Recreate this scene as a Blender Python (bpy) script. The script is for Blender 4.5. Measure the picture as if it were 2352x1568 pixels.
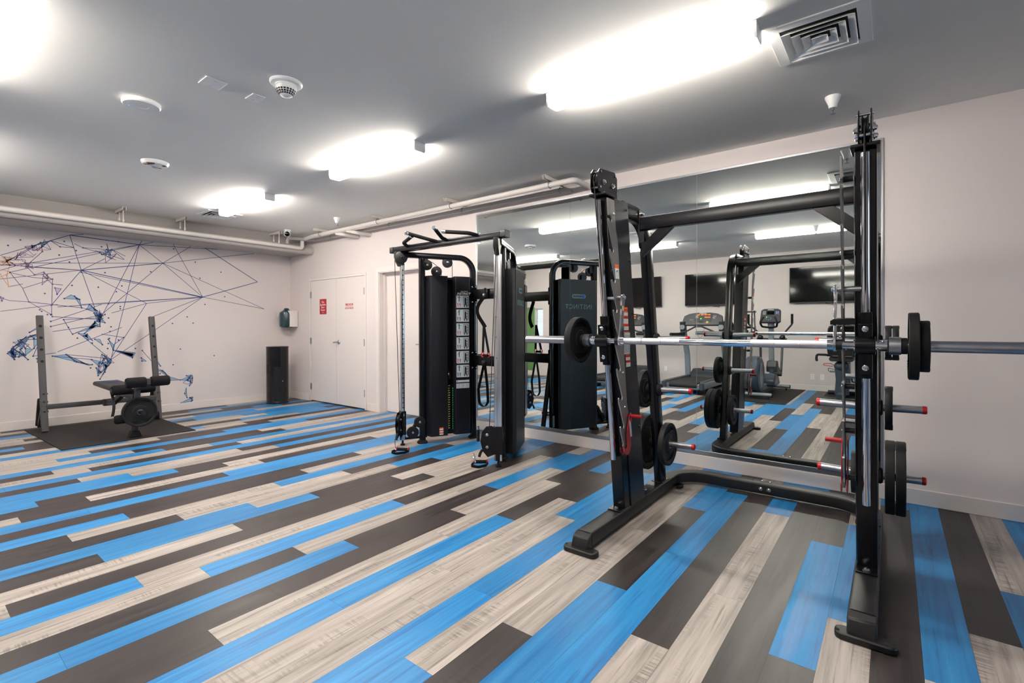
import bpy, bmesh, math, random
from mathutils import Vector, Matrix
for _o in list(bpy.data.objects): bpy.data.objects.remove(_o)
SC = bpy.context.scene
COL = SC.collection
PI = math.pi
random.seed(7)

# ------------------------------------------------------------------ camera, world, exposure
F_PX, CY_PX = 1124.6616, 753.8477
_yaw, _pit, _rol = [math.radians(a) for a in (37.87694228, -0.31466431, -0.14029394)]
_f = Vector((math.cos(_yaw)*math.cos(_pit), math.sin(_yaw)*math.cos(_pit), math.sin(_pit)))
_r = Vector((math.sin(_yaw), -math.cos(_yaw), 0)); _u = _r.cross(_f)
_c, _s = math.cos(_rol), math.sin(_rol)
_r2 = _c*_r + _s*_u; _u2 = -_s*_r + _c*_u
cam_data = bpy.data.cameras.new('camera')
cam = bpy.data.objects.new('camera', cam_data); COL.objects.link(cam)
cam_data.sensor_fit = 'HORIZONTAL'; cam_data.sensor_width = 36.0
cam_data.lens = F_PX*36.0/2352.0
cam_data.shift_y = -(784.0-CY_PX)/2352.0
cam_data.clip_start = 0.02; cam_data.clip_end = 100
M4 = Matrix(((_r2.x, _u2.x, -_f.x, 0), (_r2.y, _u2.y, -_f.y, 0), (_r2.z, _u2.z, -_f.z, 1.32), (0, 0, 0, 1)))
cam.matrix_world = M4
SC.camera = cam
SC.view_settings.view_transform = 'Standard'; SC.view_settings.look = 'None'
SC.view_settings.gamma = 1.0; SC.view_settings.use_curve_mapping = False
SC.view_settings.exposure = 0.38
LAMP = 66.0          # emission of the ceiling lamps
DAY = 60.0           # daylight through the window behind the camera
SC.cycles.max_bounces = 10; SC.cycles.diffuse_bounces = 5; SC.cycles.glossy_bounces = 5
SC.cycles.transmission_bounces = 6
SC.cycles.sample_clamp_indirect = 12.0; SC.cycles.caustics_reflective = False; SC.cycles.caustics_refractive = False
W = bpy.data.worlds.new('daylight_sky'); SC.world = W; W.use_nodes = True
_bg = W.node_tree.nodes['Background']; _bg.inputs[0].default_value = (0.62, 0.78, 1.0, 1); _bg.inputs[1].default_value = 2.0
_al = bpy.data.lights.new('window_daylight', 'AREA'); _al.shape = 'RECTANGLE'; _al.size = 2.2; _al.size_y = 1.5
_al.energy = DAY; _al.color = (0.55, 0.75, 1.0)
_ao = bpy.data.objects.new('window_daylight', _al); COL.objects.link(_ao)
_ao.location = (2.9, -7.75, 1.7); _ao.rotation_euler = (math.radians(-90), 0, 0)
_ao.rotation_euler = (math.radians(90), 0, 0)   # a lamp points along its -Z: this faces +Y, into the room

# ------------------------------------------------------------------ materials
def s2l(c): return tuple(((x/255.0)/12.92 if x/255.0 <= 0.04045 else ((x/255.0+0.055)/1.055)**2.4) for x in c)
MATS = {}
def mat(name, rgb, rough=0.5, metal=0.0, spec=0.5, noise=0.0, nscale=40.0, bump=0.0, coat=0.0, emit=None, estr=0.0, alpha=None, trans=0.0):
    m = bpy.data.materials.new(name); m.use_nodes = True
    nt = m.node_tree; b = nt.nodes['Principled BSDF']
    col = (*s2l(rgb), 1)
    b.inputs['Base Color'].default_value = col
    b.inputs['Roughness'].default_value = rough; b.inputs['Metallic'].default_value = metal
    b.inputs['Specular IOR Level'].default_value = spec
    if coat: b.inputs['Coat Weight'].default_value = coat; b.inputs['Coat Roughness'].default_value = 0.15
    if emit: b.inputs['Emission Color'].default_value = (*s2l(emit), 1); b.inputs['Emission Strength'].default_value = estr
    if trans: b.inputs['Transmission Weight'].default_value = trans
    if noise or bump:
        tc = nt.nodes.new('ShaderNodeTexCoord'); n = nt.nodes.new('ShaderNodeTexNoise')
        n.inputs['Scale'].default_value = nscale; n.inputs['Detail'].default_value = 4
        nt.links.new(tc.outputs['Object'], n.inputs['Vector'])
        if noise:
            mx = nt.nodes.new('ShaderNodeMix'); mx.data_type = 'RGBA'
            mx.inputs[6].default_value = tuple(c*(1-noise) for c in col[:3])+(1,)
            mx.inputs[7].default_value = tuple(min(1, c*(1+noise)) for c in col[:3])+(1,)
            nt.links.new(n.outputs['Fac'], mx.inputs[0]); nt.links.new(mx.outputs[2], b.inputs['Base Color'])
        if bump:
            bp = nt.nodes.new('ShaderNodeBump'); bp.inputs['Strength'].default_value = bump; bp.inputs['Distance'].default_value = 0.002
            nt.links.new(n.outputs['Fac'], bp.inputs['Height']); nt.links.new(bp.outputs[0], b.inputs['Normal'])
    MATS[name] = m
    return m
wall_m = mat('wall_paint', (226, 217, 214), 0.6, spec=0.3, noise=0.01, nscale=160, bump=0.10)
ceil_m = mat('ceiling_paint', (240, 238, 233), 0.75, spec=0.2, noise=0.01, nscale=120, bump=0.15)
trim_m = mat('trim_paint', (232, 224, 219), 0.35, noise=0.01)
door_m = mat('door_paint', (228, 219, 214), 0.4, noise=0.01)
pipe_m = mat('painted_pipe', (226, 220, 214), 0.4, noise=0.02)
white_pl = mat('white_plastic', (246, 246, 244), 0.35, noise=0.01)
black_pw = mat('black_powder_coat', (13, 13, 17), 0.24, spec=0.38, noise=0.08, nscale=300, bump=0.02)
black_pan = mat('charcoal_panel', (24, 24, 30), 0.32, spec=0.4, noise=0.06, nscale=200, bump=0.03)
black_rub = mat('black_rubber', (20, 20, 22), 0.6, spec=0.35, noise=0.1, nscale=200, bump=0.06)
black_foam = mat('black_foam', (24, 24, 26), 0.85, spec=0.2, noise=0.15, nscale=260, bump=0.2)
black_vin = mat('black_vinyl', (33, 33, 36), 0.45, spec=0.4, noise=0.08, nscale=200, bump=0.05)
black_pl = mat('black_plastic', (18, 18, 20), 0.4, spec=0.5, noise=0.05)
strap_m = mat('black_webbing', (18, 18, 20), 0.8, spec=0.2, noise=0.2, nscale=400)
char_steel = mat('charcoal_steel', (62, 60, 63), 0.45, spec=0.5, noise=0.04, nscale=200)
chrome = mat('chrome', (218, 220, 226), 0.07, metal=1.0, noise=0.005)
steel = mat('brushed_steel', (178, 180, 186), 0.3, metal=1.0, noise=0.03, nscale=200)
knurl_m = mat('knurled_steel', (205, 205, 210), 0.42, metal=1.0, noise=0.12, nscale=700, bump=0.4)
zinc = mat('zinc_plate', (150, 148, 146), 0.38, metal=0.9, noise=0.05, nscale=60)
alum = mat('aluminium_trim', (190, 192, 196), 0.3, metal=1.0, noise=0.02)
red_pl = mat('red_plastic', (196, 22, 32), 0.3, noise=0.03)
red_pw = mat('red_powder_coat', (172, 16, 28), 0.28, spec=0.5, noise=0.03, coat=0.3)
grey_pl = mat('grey_plastic', (120, 128, 136), 0.4, noise=0.03)
silver_p = mat('silver_paint', (150, 160, 168), 0.35, metal=0.5, noise=0.03)
tred_dark = mat('graphite_plastic', (45, 50, 57), 0.42, noise=0.04)
slate_pl = mat('slate_plastic', (62, 72, 84), 0.36, noise=0.04)
belt_m = mat('running_belt', (34, 34, 35), 0.75, noise=0.15, nscale=300)
screen_m = mat('screen_glass', (7, 7, 9), 0.07, spec=0.35, noise=0.02)
sticker_w = mat('sticker_white', (222, 226, 228), 0.5, noise=0.02)
sticker_b = mat('sticker_pale_blue', (196, 208, 216), 0.45, noise=0.02)
sticker_o = mat('sticker_orange', (240, 98, 22), 0.5, noise=0.02)
ink_d = mat('dark_ink', (45, 40, 44), 0.6, noise=0.02)
ink_g = mat('grey_ink', (150, 156, 160), 0.6, noise=0.02)
ink_r = mat('red_ink', (186, 24, 40), 0.5, noise=0.02)
ink_w = mat('white_ink', (232, 232, 232), 0.5, noise=0.02)
ink_t = mat('teal_ink', (118, 160, 165), 0.5, noise=0.02)
ink_blue = mat('blue_ink', (30, 120, 235), 0.5, noise=0.02)
ink_green = mat('green_ink', (60, 180, 110), 0.5, noise=0.02)
ink_yel = mat('yellow_ink', (222, 205, 120), 0.5, noise=0.02)
sign_red = mat('sign_red', (178, 24, 48), 0.4, noise=0.02)
dark_void = mat('dark_recess', (14, 13, 13), 0.8, noise=0.05)
teal_pl = mat('smoked_teal_plastic', (22, 58, 66), 0.18, noise=0.05, coat=0.4)
brass_d = mat('dark_bronze', (96, 74, 56), 0.4, metal=0.9, noise=0.05)
led_o = mat('amber_led', (255, 110, 20), 0.5, emit=(255, 90, 10), estr=2.0)
led_g = mat('green_led', (60, 230, 60), 0.5, emit=(60, 230, 60), estr=1.6)
led_r = mat('red_led', (255, 30, 20), 0.5, emit=(255, 30, 20), estr=1.6)
led_b = mat('blue_led', (90, 130, 255), 0.5, emit=(90, 130, 255), estr=1.2)
lamp_m = mat('lamp_diffuser', (250, 250, 250), 0.5, emit=(255, 246, 236), estr=LAMP)
lamp_side = mat('lamp_diffuser_side', (250, 250, 250), 0.5, emit=(255, 246, 236), estr=LAMP*0.5)
soffit_m = mat('shaded_bulkhead', (176, 171, 168), 0.7, spec=0.2, noise=0.01)  # shade put into the colour: grey stands in for weak light on the bulkhead
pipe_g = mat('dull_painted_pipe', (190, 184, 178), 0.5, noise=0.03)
satin_black = mat('satin_black_coat', (26, 26, 28), 0.46, spec=0.42, noise=0.06, nscale=300, bump=0.03)
pol_steel = mat('polished_tube', (226, 228, 232), 0.2, metal=1.0, noise=0.01)
mat_rub = mat('rubber_mat', (38, 35, 35), 0.7, spec=0.3, noise=0.15, nscale=60, bump=0.15)
green_m = mat('green_paint', (104, 150, 92), 0.6, noise=0.03)
blind_m = mat('blind_slat', (236, 236, 226), 0.5, noise=0.02)
shroud_gl = mat('dark_grey_shroud', (22, 24, 28), 0.42, noise=0.03)

def mirror_material():
    m = bpy.data.materials.new('mirror_glass'); m.use_nodes = True
    nt = m.node_tree; b = nt.nodes['Principled BSDF']
    b.inputs['Metallic'].default_value = 1.0; b.inputs['Roughness'].default_value = 0.0
    tc = nt.nodes.new('ShaderNodeTexCoord'); n = nt.nodes.new('ShaderNodeTexNoise'); n.inputs['Scale'].default_value = 1.5
    mx = nt.nodes.new('ShaderNodeMix'); mx.data_type = 'RGBA'
    mx.inputs[6].default_value = (0.80, 0.845, 0.82, 1); mx.inputs[7].default_value = (0.83, 0.865, 0.84, 1)
    nt.links.new(tc.outputs['Object'], n.inputs['Vector']); nt.links.new(n.outputs['Fac'], mx.inputs[0])
    nt.links.new(mx.outputs[2], b.inputs['Base Color'])
    return m
mirror_m = mirror_material()

def plank_material(name, c_lo, c_hi, c_streak, streak, saw, rough):
    """vinyl plank: grain stretched along the plank (x), one random tone per plank, faint saw marks across"""
    m = bpy.data.materials.new(name); m.use_nodes = True
    nt = m.node_tree; L = nt.links; N = nt.nodes.new; b = nt.nodes['Principled BSDF']
    tc = N('ShaderNodeTexCoord'); geo = N('ShaderNodeNewGeometry')
    off = N('ShaderNodeVectorMath'); off.operation = 'SCALE'; off.inputs[0].default_value = (37.0, 91.0, 13.0)
    L.new(geo.outputs['Random Per Island'], off.inputs['Scale'])
    add = N('ShaderNodeVectorMath'); add.operation = 'ADD'; L.new(tc.outputs['Object'], add.inputs[0]); L.new(off.outputs[0], add.inputs[1])
    def grain(sx, sy, det):
        mp = N('ShaderNodeMapping'); mp.inputs['Scale'].default_value = (sx, sy, 1); L.new(add.outputs[0], mp.inputs['Vector'])
        n = N('ShaderNodeTexNoise'); n.inputs['Scale'].default_value = 1.0; n.inputs['Detail'].default_value = det; n.inputs['Roughness'].default_value = 0.6
        L.new(mp.outputs[0], n.inputs['Vector']); return n.outputs['Fac']
    def ramp(x, lo, hi):
        r = N('ShaderNodeMapRange'); r.inputs['From Min'].default_value = lo; r.inputs['From Max'].default_value = hi
        L.new(x, r.inputs['Value']); return r.outputs['Result']
    def mix(fac, a, bb, blend='MIX'):
        mx = N('ShaderNodeMix'); mx.data_type = 'RGBA'; mx.blend_type = blend
        if isinstance(fac, float): mx.inputs[0].default_value = fac
        else: L.new(fac, mx.inputs[0])
        for i, v in ((6, a), (7, bb)):
            if isinstance(v, tuple): mx.inputs[i].default_value = v
            else: L.new(v, mx.inputs[i])
        return mx.outputs[2]
    g1 = ramp(grain(1.3, 26, 5), 0.3, 0.7)
    base = mix(g1, (*s2l(c_lo), 1), (*s2l(c_hi), 1))
    g2 = ramp(grain(2.2, 60, 3), 0.56, 0.72)
    mm = N('ShaderNodeMath'); mm.operation = 'MULTIPLY'; mm.inputs[1].default_value = streak; L.new(g2, mm.inputs[0])
    base = mix(mm.outputs[0], base, (*s2l(c_streak), 1))
    if saw:
        g3 = ramp(grain(110, 5, 1), 0.45, 0.62); g4 = ramp(grain(1.4, 11, 2), 0.52, 0.66)
        m3 = N('ShaderNodeMath'); m3.operation = 'MULTIPLY'; L.new(g3, m3.inputs[0]); L.new(g4, m3.inputs[1])
        m4 = N('ShaderNodeMath'); m4.operation = 'MULTIPLY'; m4.inputs[1].default_value = saw; L.new(m3.outputs[0], m4.inputs[0])
        base = mix(m4.outputs[0], base, (*s2l(c_streak), 1))
    rnd = N('ShaderNodeMapRange'); rnd.inputs['To Min'].default_value = 0.86; rnd.inputs['To Max'].default_value = 1.1
    L.new(geo.outputs['Random Per Island'], rnd.inputs['Value'])
    sc = N('ShaderNodeVectorMath'); sc.operation = 'SCALE'; L.new(base, sc.inputs[0]); L.new(rnd.outputs[0], sc.inputs['Scale'])
    L.new(sc.outputs[0], b.inputs['Base Color'])
    rr = N('ShaderNodeMapRange'); rr.inputs['To Min'].default_value = rough-0.05; rr.inputs['To Max'].default_value = rough+0.08
    L.new(g1, rr.inputs['Value']); L.new(rr.outputs[0], b.inputs['Roughness'])
    b.inputs['Specular IOR Level'].default_value = 0.4
    bp = N('ShaderNodeBump'); bp.inputs['Strength'].default_value = 0.12; bp.inputs['Distance'].default_value = 0.001
    L.new(g1, bp.inputs['Height']); L.new(bp.outputs[0], b.inputs['Normal'])
    return m
pl_dark = plank_material('dark_plank', (40, 35, 35), (64, 57, 57), (24, 20, 20), 0.6, 0.3, 0.40)
pl_light = plank_material('light_plank', (136, 127, 120), (192, 184, 177), (84, 77, 71), 0.65, 0.55, 0.40)
pl_blue = plank_material('blue_plank', (14, 106, 170), (54, 144, 202), (6, 78, 140), 0.6, 0.0, 0.38)

# ------------------------------------------------------------------ mesh builder
def rrect(w, h, r=0.0, n=3):
    if r <= 0: return [(-w/2, -h/2), (w/2, -h/2), (w/2, h/2), (-w/2, h/2)]
    out = []
    for cx, cy, a0 in ((w/2-r, -h/2+r, -90), (w/2-r, h/2-r, 0), (-w/2+r, h/2-r, 90), (-w/2+r, -h/2+r, 180)):
        for i in range(n+1):
            a = math.radians(a0+90*i/n); out.append((cx+r*math.cos(a), cy+r*math.sin(a)))
    return out
def circ(r, n=16, a0=0.0): return [(r*math.cos(a0+2*PI*i/n), r*math.sin(a0+2*PI*i/n)) for i in range(n)]
def fillet(pts, r, n=8):
    pts = [Vector(p) for p in pts]; out = [pts[0]]
    for i in range(1, len(pts)-1):
        a, b, c = pts[i-1], pts[i], pts[i+1]
        d1 = (a-b); d2 = (c-b); l1, l2 = d1.length, d2.length; d1 /= l1; d2 /= l2
        ang = d1.angle(d2)
        if ang > PI-0.02: out.append(b); continue
        t = min(r/math.tan(ang/2), l1*0.49, l2*0.49); rr = t*math.tan(ang/2)
        bis = (d1+d2).normalized(); cen = b+bis*(rr/math.sin(ang/2))
        p0 = b+d1*t; v0 = p0-cen; axis = v0.cross((b+d2*t)-cen).normalized(); tot = PI-ang
        for k in range(n+1):
            out.append(cen+Matrix.Rotation(tot*k/n, 3, axis) @ v0)
    out.append(pts[-1]); return out
class G:
    def __init__(self): self.v = []; self.f = []; self.m = []
    def add(self, vs, fs, mi=0):
        o = len(self.v); self.v += [Vector(p) for p in vs]
        for q in fs: self.f.append(tuple(i+o for i in q)); self.m.append(mi)
        return self
    def box(self, x0, x1, y0, y1, z0, z1, mi=0):
        return self.add([(x, y, z) for z in (z0, z1) for y in (y0, y1) for x in (x0, x1)],
                        [(0, 2, 3, 1), (4, 5, 7, 6), (0, 1, 5, 4), (1, 3, 7, 5), (3, 2, 6, 7), (2, 0, 4, 6)], mi)
    def obox(self, c, sx, sy, sz, R=None, mi=0):
        R = R or Matrix.Identity(3); c = Vector(c)
        vs = [c+R @ Vector((x*sx/2, y*sy/2, z*sz/2)) for z in (-1, 1) for y in (-1, 1) for x in (-1, 1)]
        return self.add(vs, [(0, 2, 3, 1), (4, 5, 7, 6), (0, 1, 5, 4), (1, 3, 7, 5), (3, 2, 6, 7), (2, 0, 4, 6)], mi)
    def sweep(self, pts, sec, up=None, closed=False, caps=True, mi=0, scale=None):
        pts = [Vector(p) for p in pts]; n = len(pts); m = len(sec); rings = []; prev = None
        for i, p in enumerate(pts):
            if closed: t = (pts[(i+1) % n]-pts[i-1])
            elif i == 0: t = pts[1]-p
            elif i == n-1: t = p-pts[i-1]
            else: t = (pts[i+1]-p).normalized()+(p-pts[i-1]).normalized()
            t.normalize()
            k = 1.0
            if 0 < i < n-1 and not closed:
                d = (p-pts[i-1]).normalized(); k = 1.0/max(0.5, t.dot(d))
            if up is not None: u = Vector(up)
            elif prev is None: u = Vector((0, 0, 1)) if abs(t.z) < 0.9 else Vector((1, 0, 0))
            else: u = prev
            s = t.cross(u)
            if s.length < 1e-6: s = t.cross(Vector((0.3, 1, 0.2)))
            s.normalize(); u2 = s.cross(t).normalized(); prev = u2
            sc = scale[i] if scale else 1.0
            kk = k if up is not None else 1.0
            rings.append([p+s*(a*sc*kk)+u2*(b*sc) for a, b in sec])
        vs = [q for r in rings for q in r]; fs = []
        for i in range(n if closed else n-1):
            j = (i+1) % n
            for k2 in range(m):
                l = (k2+1) % m; fs.append((i*m+k2, j*m+k2, j*m+l, i*m+l))
        if caps and not closed:
            fs.append(tuple(range(m))); fs.append(tuple((n-1)*m+k2 for k2 in reversed(range(m))))
        return self.add(vs, fs, mi)
    def bar(self, p0, p1, w, h, up=(0, 0, 1), r=0.0, mi=0): return self.sweep([p0, p1], rrect(w, h, r), up=up, mi=mi)
    def tube(self, pts, r, n=14, mi=0, closed=False): return self.sweep(pts, circ(r, n), mi=mi, closed=closed)
    def cyl(self, p0, p1, r, n=24, mi=0, r2=None):
        return self.sweep([p0, p1], circ(1.0, n), scale=[r, r if r2 is None else r2], mi=mi)
    def lathe(self, prof, p0, axis=(0, 0, 1), n=32, mi=0, caps=True):
        """prof: (radius, height along axis); both ends are closed if their radius is 0"""
        ax = Vector(axis).normalized(); s = ax.cross(Vector((0, 0, 1)) if abs(ax.z) < 0.9 else Vector((1, 0, 0))).normalized(); t = ax.cross(s)
        p0 = Vector(p0); vs = []; fs = []
        for (r, h) in prof:
            for i in range(n):
                a = 2*PI*i/n; vs.append(p0+ax*h+(s*math.cos(a)+t*math.sin(a))*r)
        for j in range(len(prof)-1):
            for i in range(n):
                k = (i+1) % n; fs.append((j*n+i, j*n+k, (j+1)*n+k, (j+1)*n+i))
        if caps and prof[0][0] > 1e-6: fs.append(tuple(reversed(range(n))))
        if caps and prof[-1][0] > 1e-6: fs.append(tuple((len(prof)-1)*n+i for i in range(n)))
        return self.add(vs, fs, mi)
    def prism(self, poly, o, ux, uy, d, mi=0):
        """polygon (a,b) in the plane o + a*ux + b*uy, thickened by vector d"""
        o = Vector(o); ux = Vector(ux); uy = Vector(uy); d = Vector(d); n = len(poly)
        vs = [o+ux*a+uy*b for a, b in poly]+[o+ux*a+uy*b+d for a, b in poly]
        fs = [tuple(range(n)), tuple(reversed(range(n, 2*n)))]+[(i, n+i, n+(i+1) % n, (i+1) % n) for i in range(n)]
        return self.add(vs, fs, mi)
    def ball(self, c, r, n=16, mi=0, sz=1.0):
        return self.lathe([(r*math.sin(PI*i/10), -r*sz*math.cos(PI*i/10)) for i in range(11)], c, n=n, mi=mi)
    def bolt(self, p, ax, r=0.009, h=0.008, mi=0):
        self.lathe([(r*1.25, 0), (r*1.25, h*0.35), (r, h*0.4), (r*0.9, h), (r*0.5, h*1.25), (0, h*1.3)], p, ax, n=10, mi=mi); return self
    def build(self, name, mats, parent=None, bevel=0.0, angle=35):
        me = bpy.data.meshes.new(name); o = bpy.data.objects.new(name, me); COL.objects.link(o)
        org = Vector((0, 0, 0))
        if parent is not None: org = wloc(parent); o.parent = parent
        me.from_pydata([tuple(p-org) for p in self.v], [], self.f)
        if not isinstance(mats, (list, tuple)): mats = [mats]
        for x in mats: me.materials.append(x)
        me.polygons.foreach_set('material_index', self.m)
        bm = bmesh.new(); bm.from_mesh(me); bmesh.ops.remove_doubles(bm, verts=bm.verts, dist=1e-6)
        bmesh.ops.recalc_face_normals(bm, faces=bm.faces); bm.to_mesh(me); bm.free()
        me.polygons.foreach_set('use_smooth', [True]*len(me.polygons))
        me.set_sharp_from_angle(angle=math.radians(angle))
        if bevel:
            b = o.modifiers.new('Bevel', 'BEVEL'); b.width = bevel; b.segments = 2; b.limit_method = 'ANGLE'; b.angle_limit = math.radians(40)
            b.harden_normals = False
        me.update(); return o
def wloc(o):
    l = Vector(o.location)
    while o.parent is not None: o = o.parent; l += Vector(o.location)
    return l
def tag(o, label, cat, group=None):
    o['label'] = label; o['category'] = cat
    if group: o['group'] = group
    return o
def thing(name, label, cat, loc, group=None):
    o = bpy.data.objects.new(name, None); COL.objects.link(o); o.location = loc; o.empty_display_size = 0.1
    return tag(o, label, cat, group)
def struct(o): o['kind'] = 'structure'; return o
def dup(o, dloc=None, parent=None):
    c = o.copy(); COL.objects.link(c)
    if parent is not None: c.parent = parent
    if dloc is not None: c.location = Vector(o.location)+Vector(dloc)
    for ch in list(o.children): dup(ch, None, c)
    return c
def text(body, size, o, ux, uy, mt, name, parent=None, align='CENTER', lift=0.0006, bold=0.0, shear=0.0, spacing=1.0, line=1.0, thick=0.0006):
    """lettering as a thin mesh; o = centre of the text, ux = reading direction, uy = up"""
    cu = bpy.data.curves.new('txt', 'FONT'); cu.body = body; cu.size = size; cu.align_x = align; cu.align_y = 'CENTER'
    cu.offset = bold; cu.shear = shear; cu.space_character = spacing; cu.space_line = line; cu.resolution_u = 3; cu.extrude = thick
    to = bpy.data.objects.new('txt', cu); COL.objects.link(to)
    bpy.context.view_layer.update()
    me = bpy.data.meshes.new_from_object(to); ux = Vector(ux).normalized(); uy = Vector(uy).normalized(); nz = ux.cross(uy)
    g = G(); o = Vector(o)
    g.add([o+ux*v.co.x+uy*v.co.y+nz*(v.co.z+lift) for v in me.vertices], [tuple(p.vertices) for p in me.polygons])
    bpy.data.objects.remove(to); bpy.data.curves.remove(cu); bpy.data.meshes.remove(me)
    return g.build(name, mt, parent)

# ------------------------------------------------------------------ the room
XE, YN, XW, YS, ZC = 4.66, 8.85, -2.40, -7.5, 2.885
# floor: rows of vinyl planks running along x (0.1628 m wide, 1.308 m long), one mesh
ROWS = {-6: (1.2, 'DDWB'), -5: (.7, 'DBBBB'), -4: (.78, 'DBW'), -3: (.23, 'BWDD'), -2: (1.07, 'WBBB'), -1: (.55, 'DDDB'), 0: (0, 'DWBW'),
        1: (.87, 'DBD'), 2: (.48, 'DDDB'), 3: (1.2, 'WWB'), 4: (.65, 'WDDW'), 5: (.18, 'BBBD'), 6: (.96, 'BDB'), 7: (.38, 'DWWB'), 8: (-.04, 'BWWW'),
        9: (-.8, 'BBBBBB'), 10: (.26, 'WWBD'), 11: (.56, 'WWDD'), 12: (.01, 'BBDB'), 13: (.86, 'WWD'), 14: (-.12, 'DDWB'), 15: (.43, 'BDBW'),
        16: (.19, 'DWWD'), 17: (-.25, 'WBDD'), 18: (-.5, 'BWWB'), 19: (.35, 'DDWB'), 20: (.12, 'WDWW'), 21: (-.55, 'DBDBB'), 22: (.36, 'BWBB'),
        23: (-.05, 'DWDW'), 24: (-.6, 'DWBBD'), 25: (-.27, 'BDWW'), 26: (.40, 'DDWW'), 27: (-.41, 'BBBBB'), 28: (-.74, 'WDBBW'), 29: (-.35, 'DWDWW'),
        30: (-.61, 'BDWWB'), 31: (.34, 'BDDB'), 32: (.04, 'BWBB'), 33: (1.03, 'WDD'), 34: (-.71, 'BBBBB'), 35: (-.14, 'WDWW'), 36: (-.37, 'DWBBD'),
        37: (.54, 'BDWW'), 38: (.31, 'WDWW'), 39: (-.26, 'WBBD'), 40: (1.33, 'DBB'), 41: (.68, 'WDWD'), 42: (.42, 'BWDD'), 43: (1.27, 'BWB'),
        44: (.5, 'DDBD'), 45: (-.37, 'BDWB'), 46: (.66, 'DWBD'), 47: (.1, 'WDBB'), 48: (1.0, 'DBW'), 49: (.2, 'WWBD'), 50: (-.2, 'BDDB'), 51: (.7, 'DWDW'), 52: (.3, 'WDBD'), 53: (.9, 'DDW')}
PL, PW, PY0 = 1.308, 0.1628, 0.068
fg = G()
fg.box(XW-1.6, XE+0.12, YS, YN, -0.12, -0.0015, 3)
rng = random.Random(5)
for r in range(-47, 54):
    x0, cs = ROWS.get(r, (rng.random()*PL, ''))
    if not cs: cs = ''.join(rng.choice('DDDWWB') for _ in range(4))
    y0 = PY0+r*PW; y1 = min(y0+PW, YN)
    n0 = -4
    for n in range(n0, 8):
        a = max(x0+n*PL, XW-1.6); b = min(x0+(n+1)*PL, XE+0.12)
        if b-a < 0.005 or y0 < YS-0.1 or y0 >= YN: continue
        c = cs[n] if 0 <= n < len(cs) else rng.choice('DDWWBB' if n < 0 else 'DWB')
        g_ = 0.0004
        fg.add([(a+g_, y0+g_, 0), (b-g_, y0+g_, 0), (b-g_, y1-g_, 0), (a+g_, y1-g_, 0)], [(0, 1, 2, 3)], 'DWB'.index(c))
floor = struct(fg.build('floor', [pl_dark, pl_light, pl_blue, dark_void]))
struct(G().box(XW-1.6, XE+0.3, YS-0.3, YN+0.3, ZC, ZC+0.15).build('ceiling', ceil_m))
# bulkhead along the top of the mural wall
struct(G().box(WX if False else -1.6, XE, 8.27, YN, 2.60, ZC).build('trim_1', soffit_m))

# wall_east holds the doors and carries the mirror: built round the two door openings
D1a, D1b, D1z = 6.535, 8.15, 2.135
D2a, D2b, D2z = 5.235, 6.19, 2.14
we = G()
for a, b, z0, z1 in ((YS-0.3, D2a, 0, ZC), (D2a, D2b, D2z, ZC), (D2b, D1a, 0, ZC), (D1a, D1b, D1z, ZC), (D1b, YN+0.3, 0, ZC)):
    we.box(XE, XE+0.16, a, b, z0-0.1 if z0 == 0 else z0, z1)
we.box(XE+0.16, XE+0.2, 5.1, 8.4, -0.1, 2.4)
struct(we.build('wall_east', wall_m))
struct(G().box(XW-0.3, XE+0.16, YN, YN+0.2, -0.1, ZC).build('wall_north', wall_m))
# wall_west: main run, then a nib standing further in with a green bay and a window
WX = -1.6; WY0 = 6.7; w1a, w1b, w1z0, w1z1 = 7.43, 7.70, 0.95, 1.80
ww = G(); ww.box(XW-0.2, XW, YS-0.2, WY0+0.15, -0.1, ZC)
struct(ww.build('wall_west', wall_m)); ww = G(); ww.box(XW, WX, WY0, WY0+0.15, -0.1, ZC)
for a, b, z0, z1 in ((WY0, w1a, -0.1, ZC), (w1b, YN, -0.1, ZC), (w1a, w1b, -0.1, w1z0), (w1a, w1b, w1z1, ZC)):
    ww.box(WX-0.15, WX, a, b, z0, z1)
struct(ww.build('wall_west', wall_m))
gp = G().box(WX, WX+0.003, w1b+0.005, w1b+0.40, 0.1, 1.84).build('wall_west_panel', green_m); struct(gp)
wn = G()
for a, b, z0, z1 in ((w1a, w1a+.02, w1z0, w1z1), (w1b-.02, w1b, w1z0, w1z1), (w1a, w1b, w1z0, w1z0+.02), (w1a, w1b, w1z1-.02, w1z1)):
    wn.box(WX-0.12, WX-0.06, a, b, z0, z1)
win1 = struct(wn.build('window_1', white_pl))
def pane_material():
    m = bpy.data.materials.new('window_glass'); m.use_nodes = True; nt = m.node_tree; nt.nodes.remove(nt.nodes['Principled BSDF'])
    tr = nt.nodes.new('ShaderNodeBsdfTransparent'); tr.inputs[0].default_value = (0.93, 0.96, 0.95, 1)
    gl = nt.nodes.new('ShaderNodeBsdfGlossy'); gl.inputs['Roughness'].default_value = 0.02
    fr = nt.nodes.new('ShaderNodeFresnel'); fr.inputs[0].default_value = 1.45; mx = nt.nodes.new('ShaderNodeMixShader')
    nt.links.new(fr.outputs[0], mx.inputs[0]); nt.links.new(tr.outputs[0], mx.inputs[1]); nt.links.new(gl.outputs[0], mx.inputs[2])
    nt.links.new(mx.outputs[0], nt.nodes['Material Output'].inputs['Surface']); return m
glass_m = pane_material()
G().box(WX-0.1, WX-0.096, w1a+.02, w1b-.02, w1z0+.02, w1z1-.02).build('window_pane', glass_m, win1)
bl = G()
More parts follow.
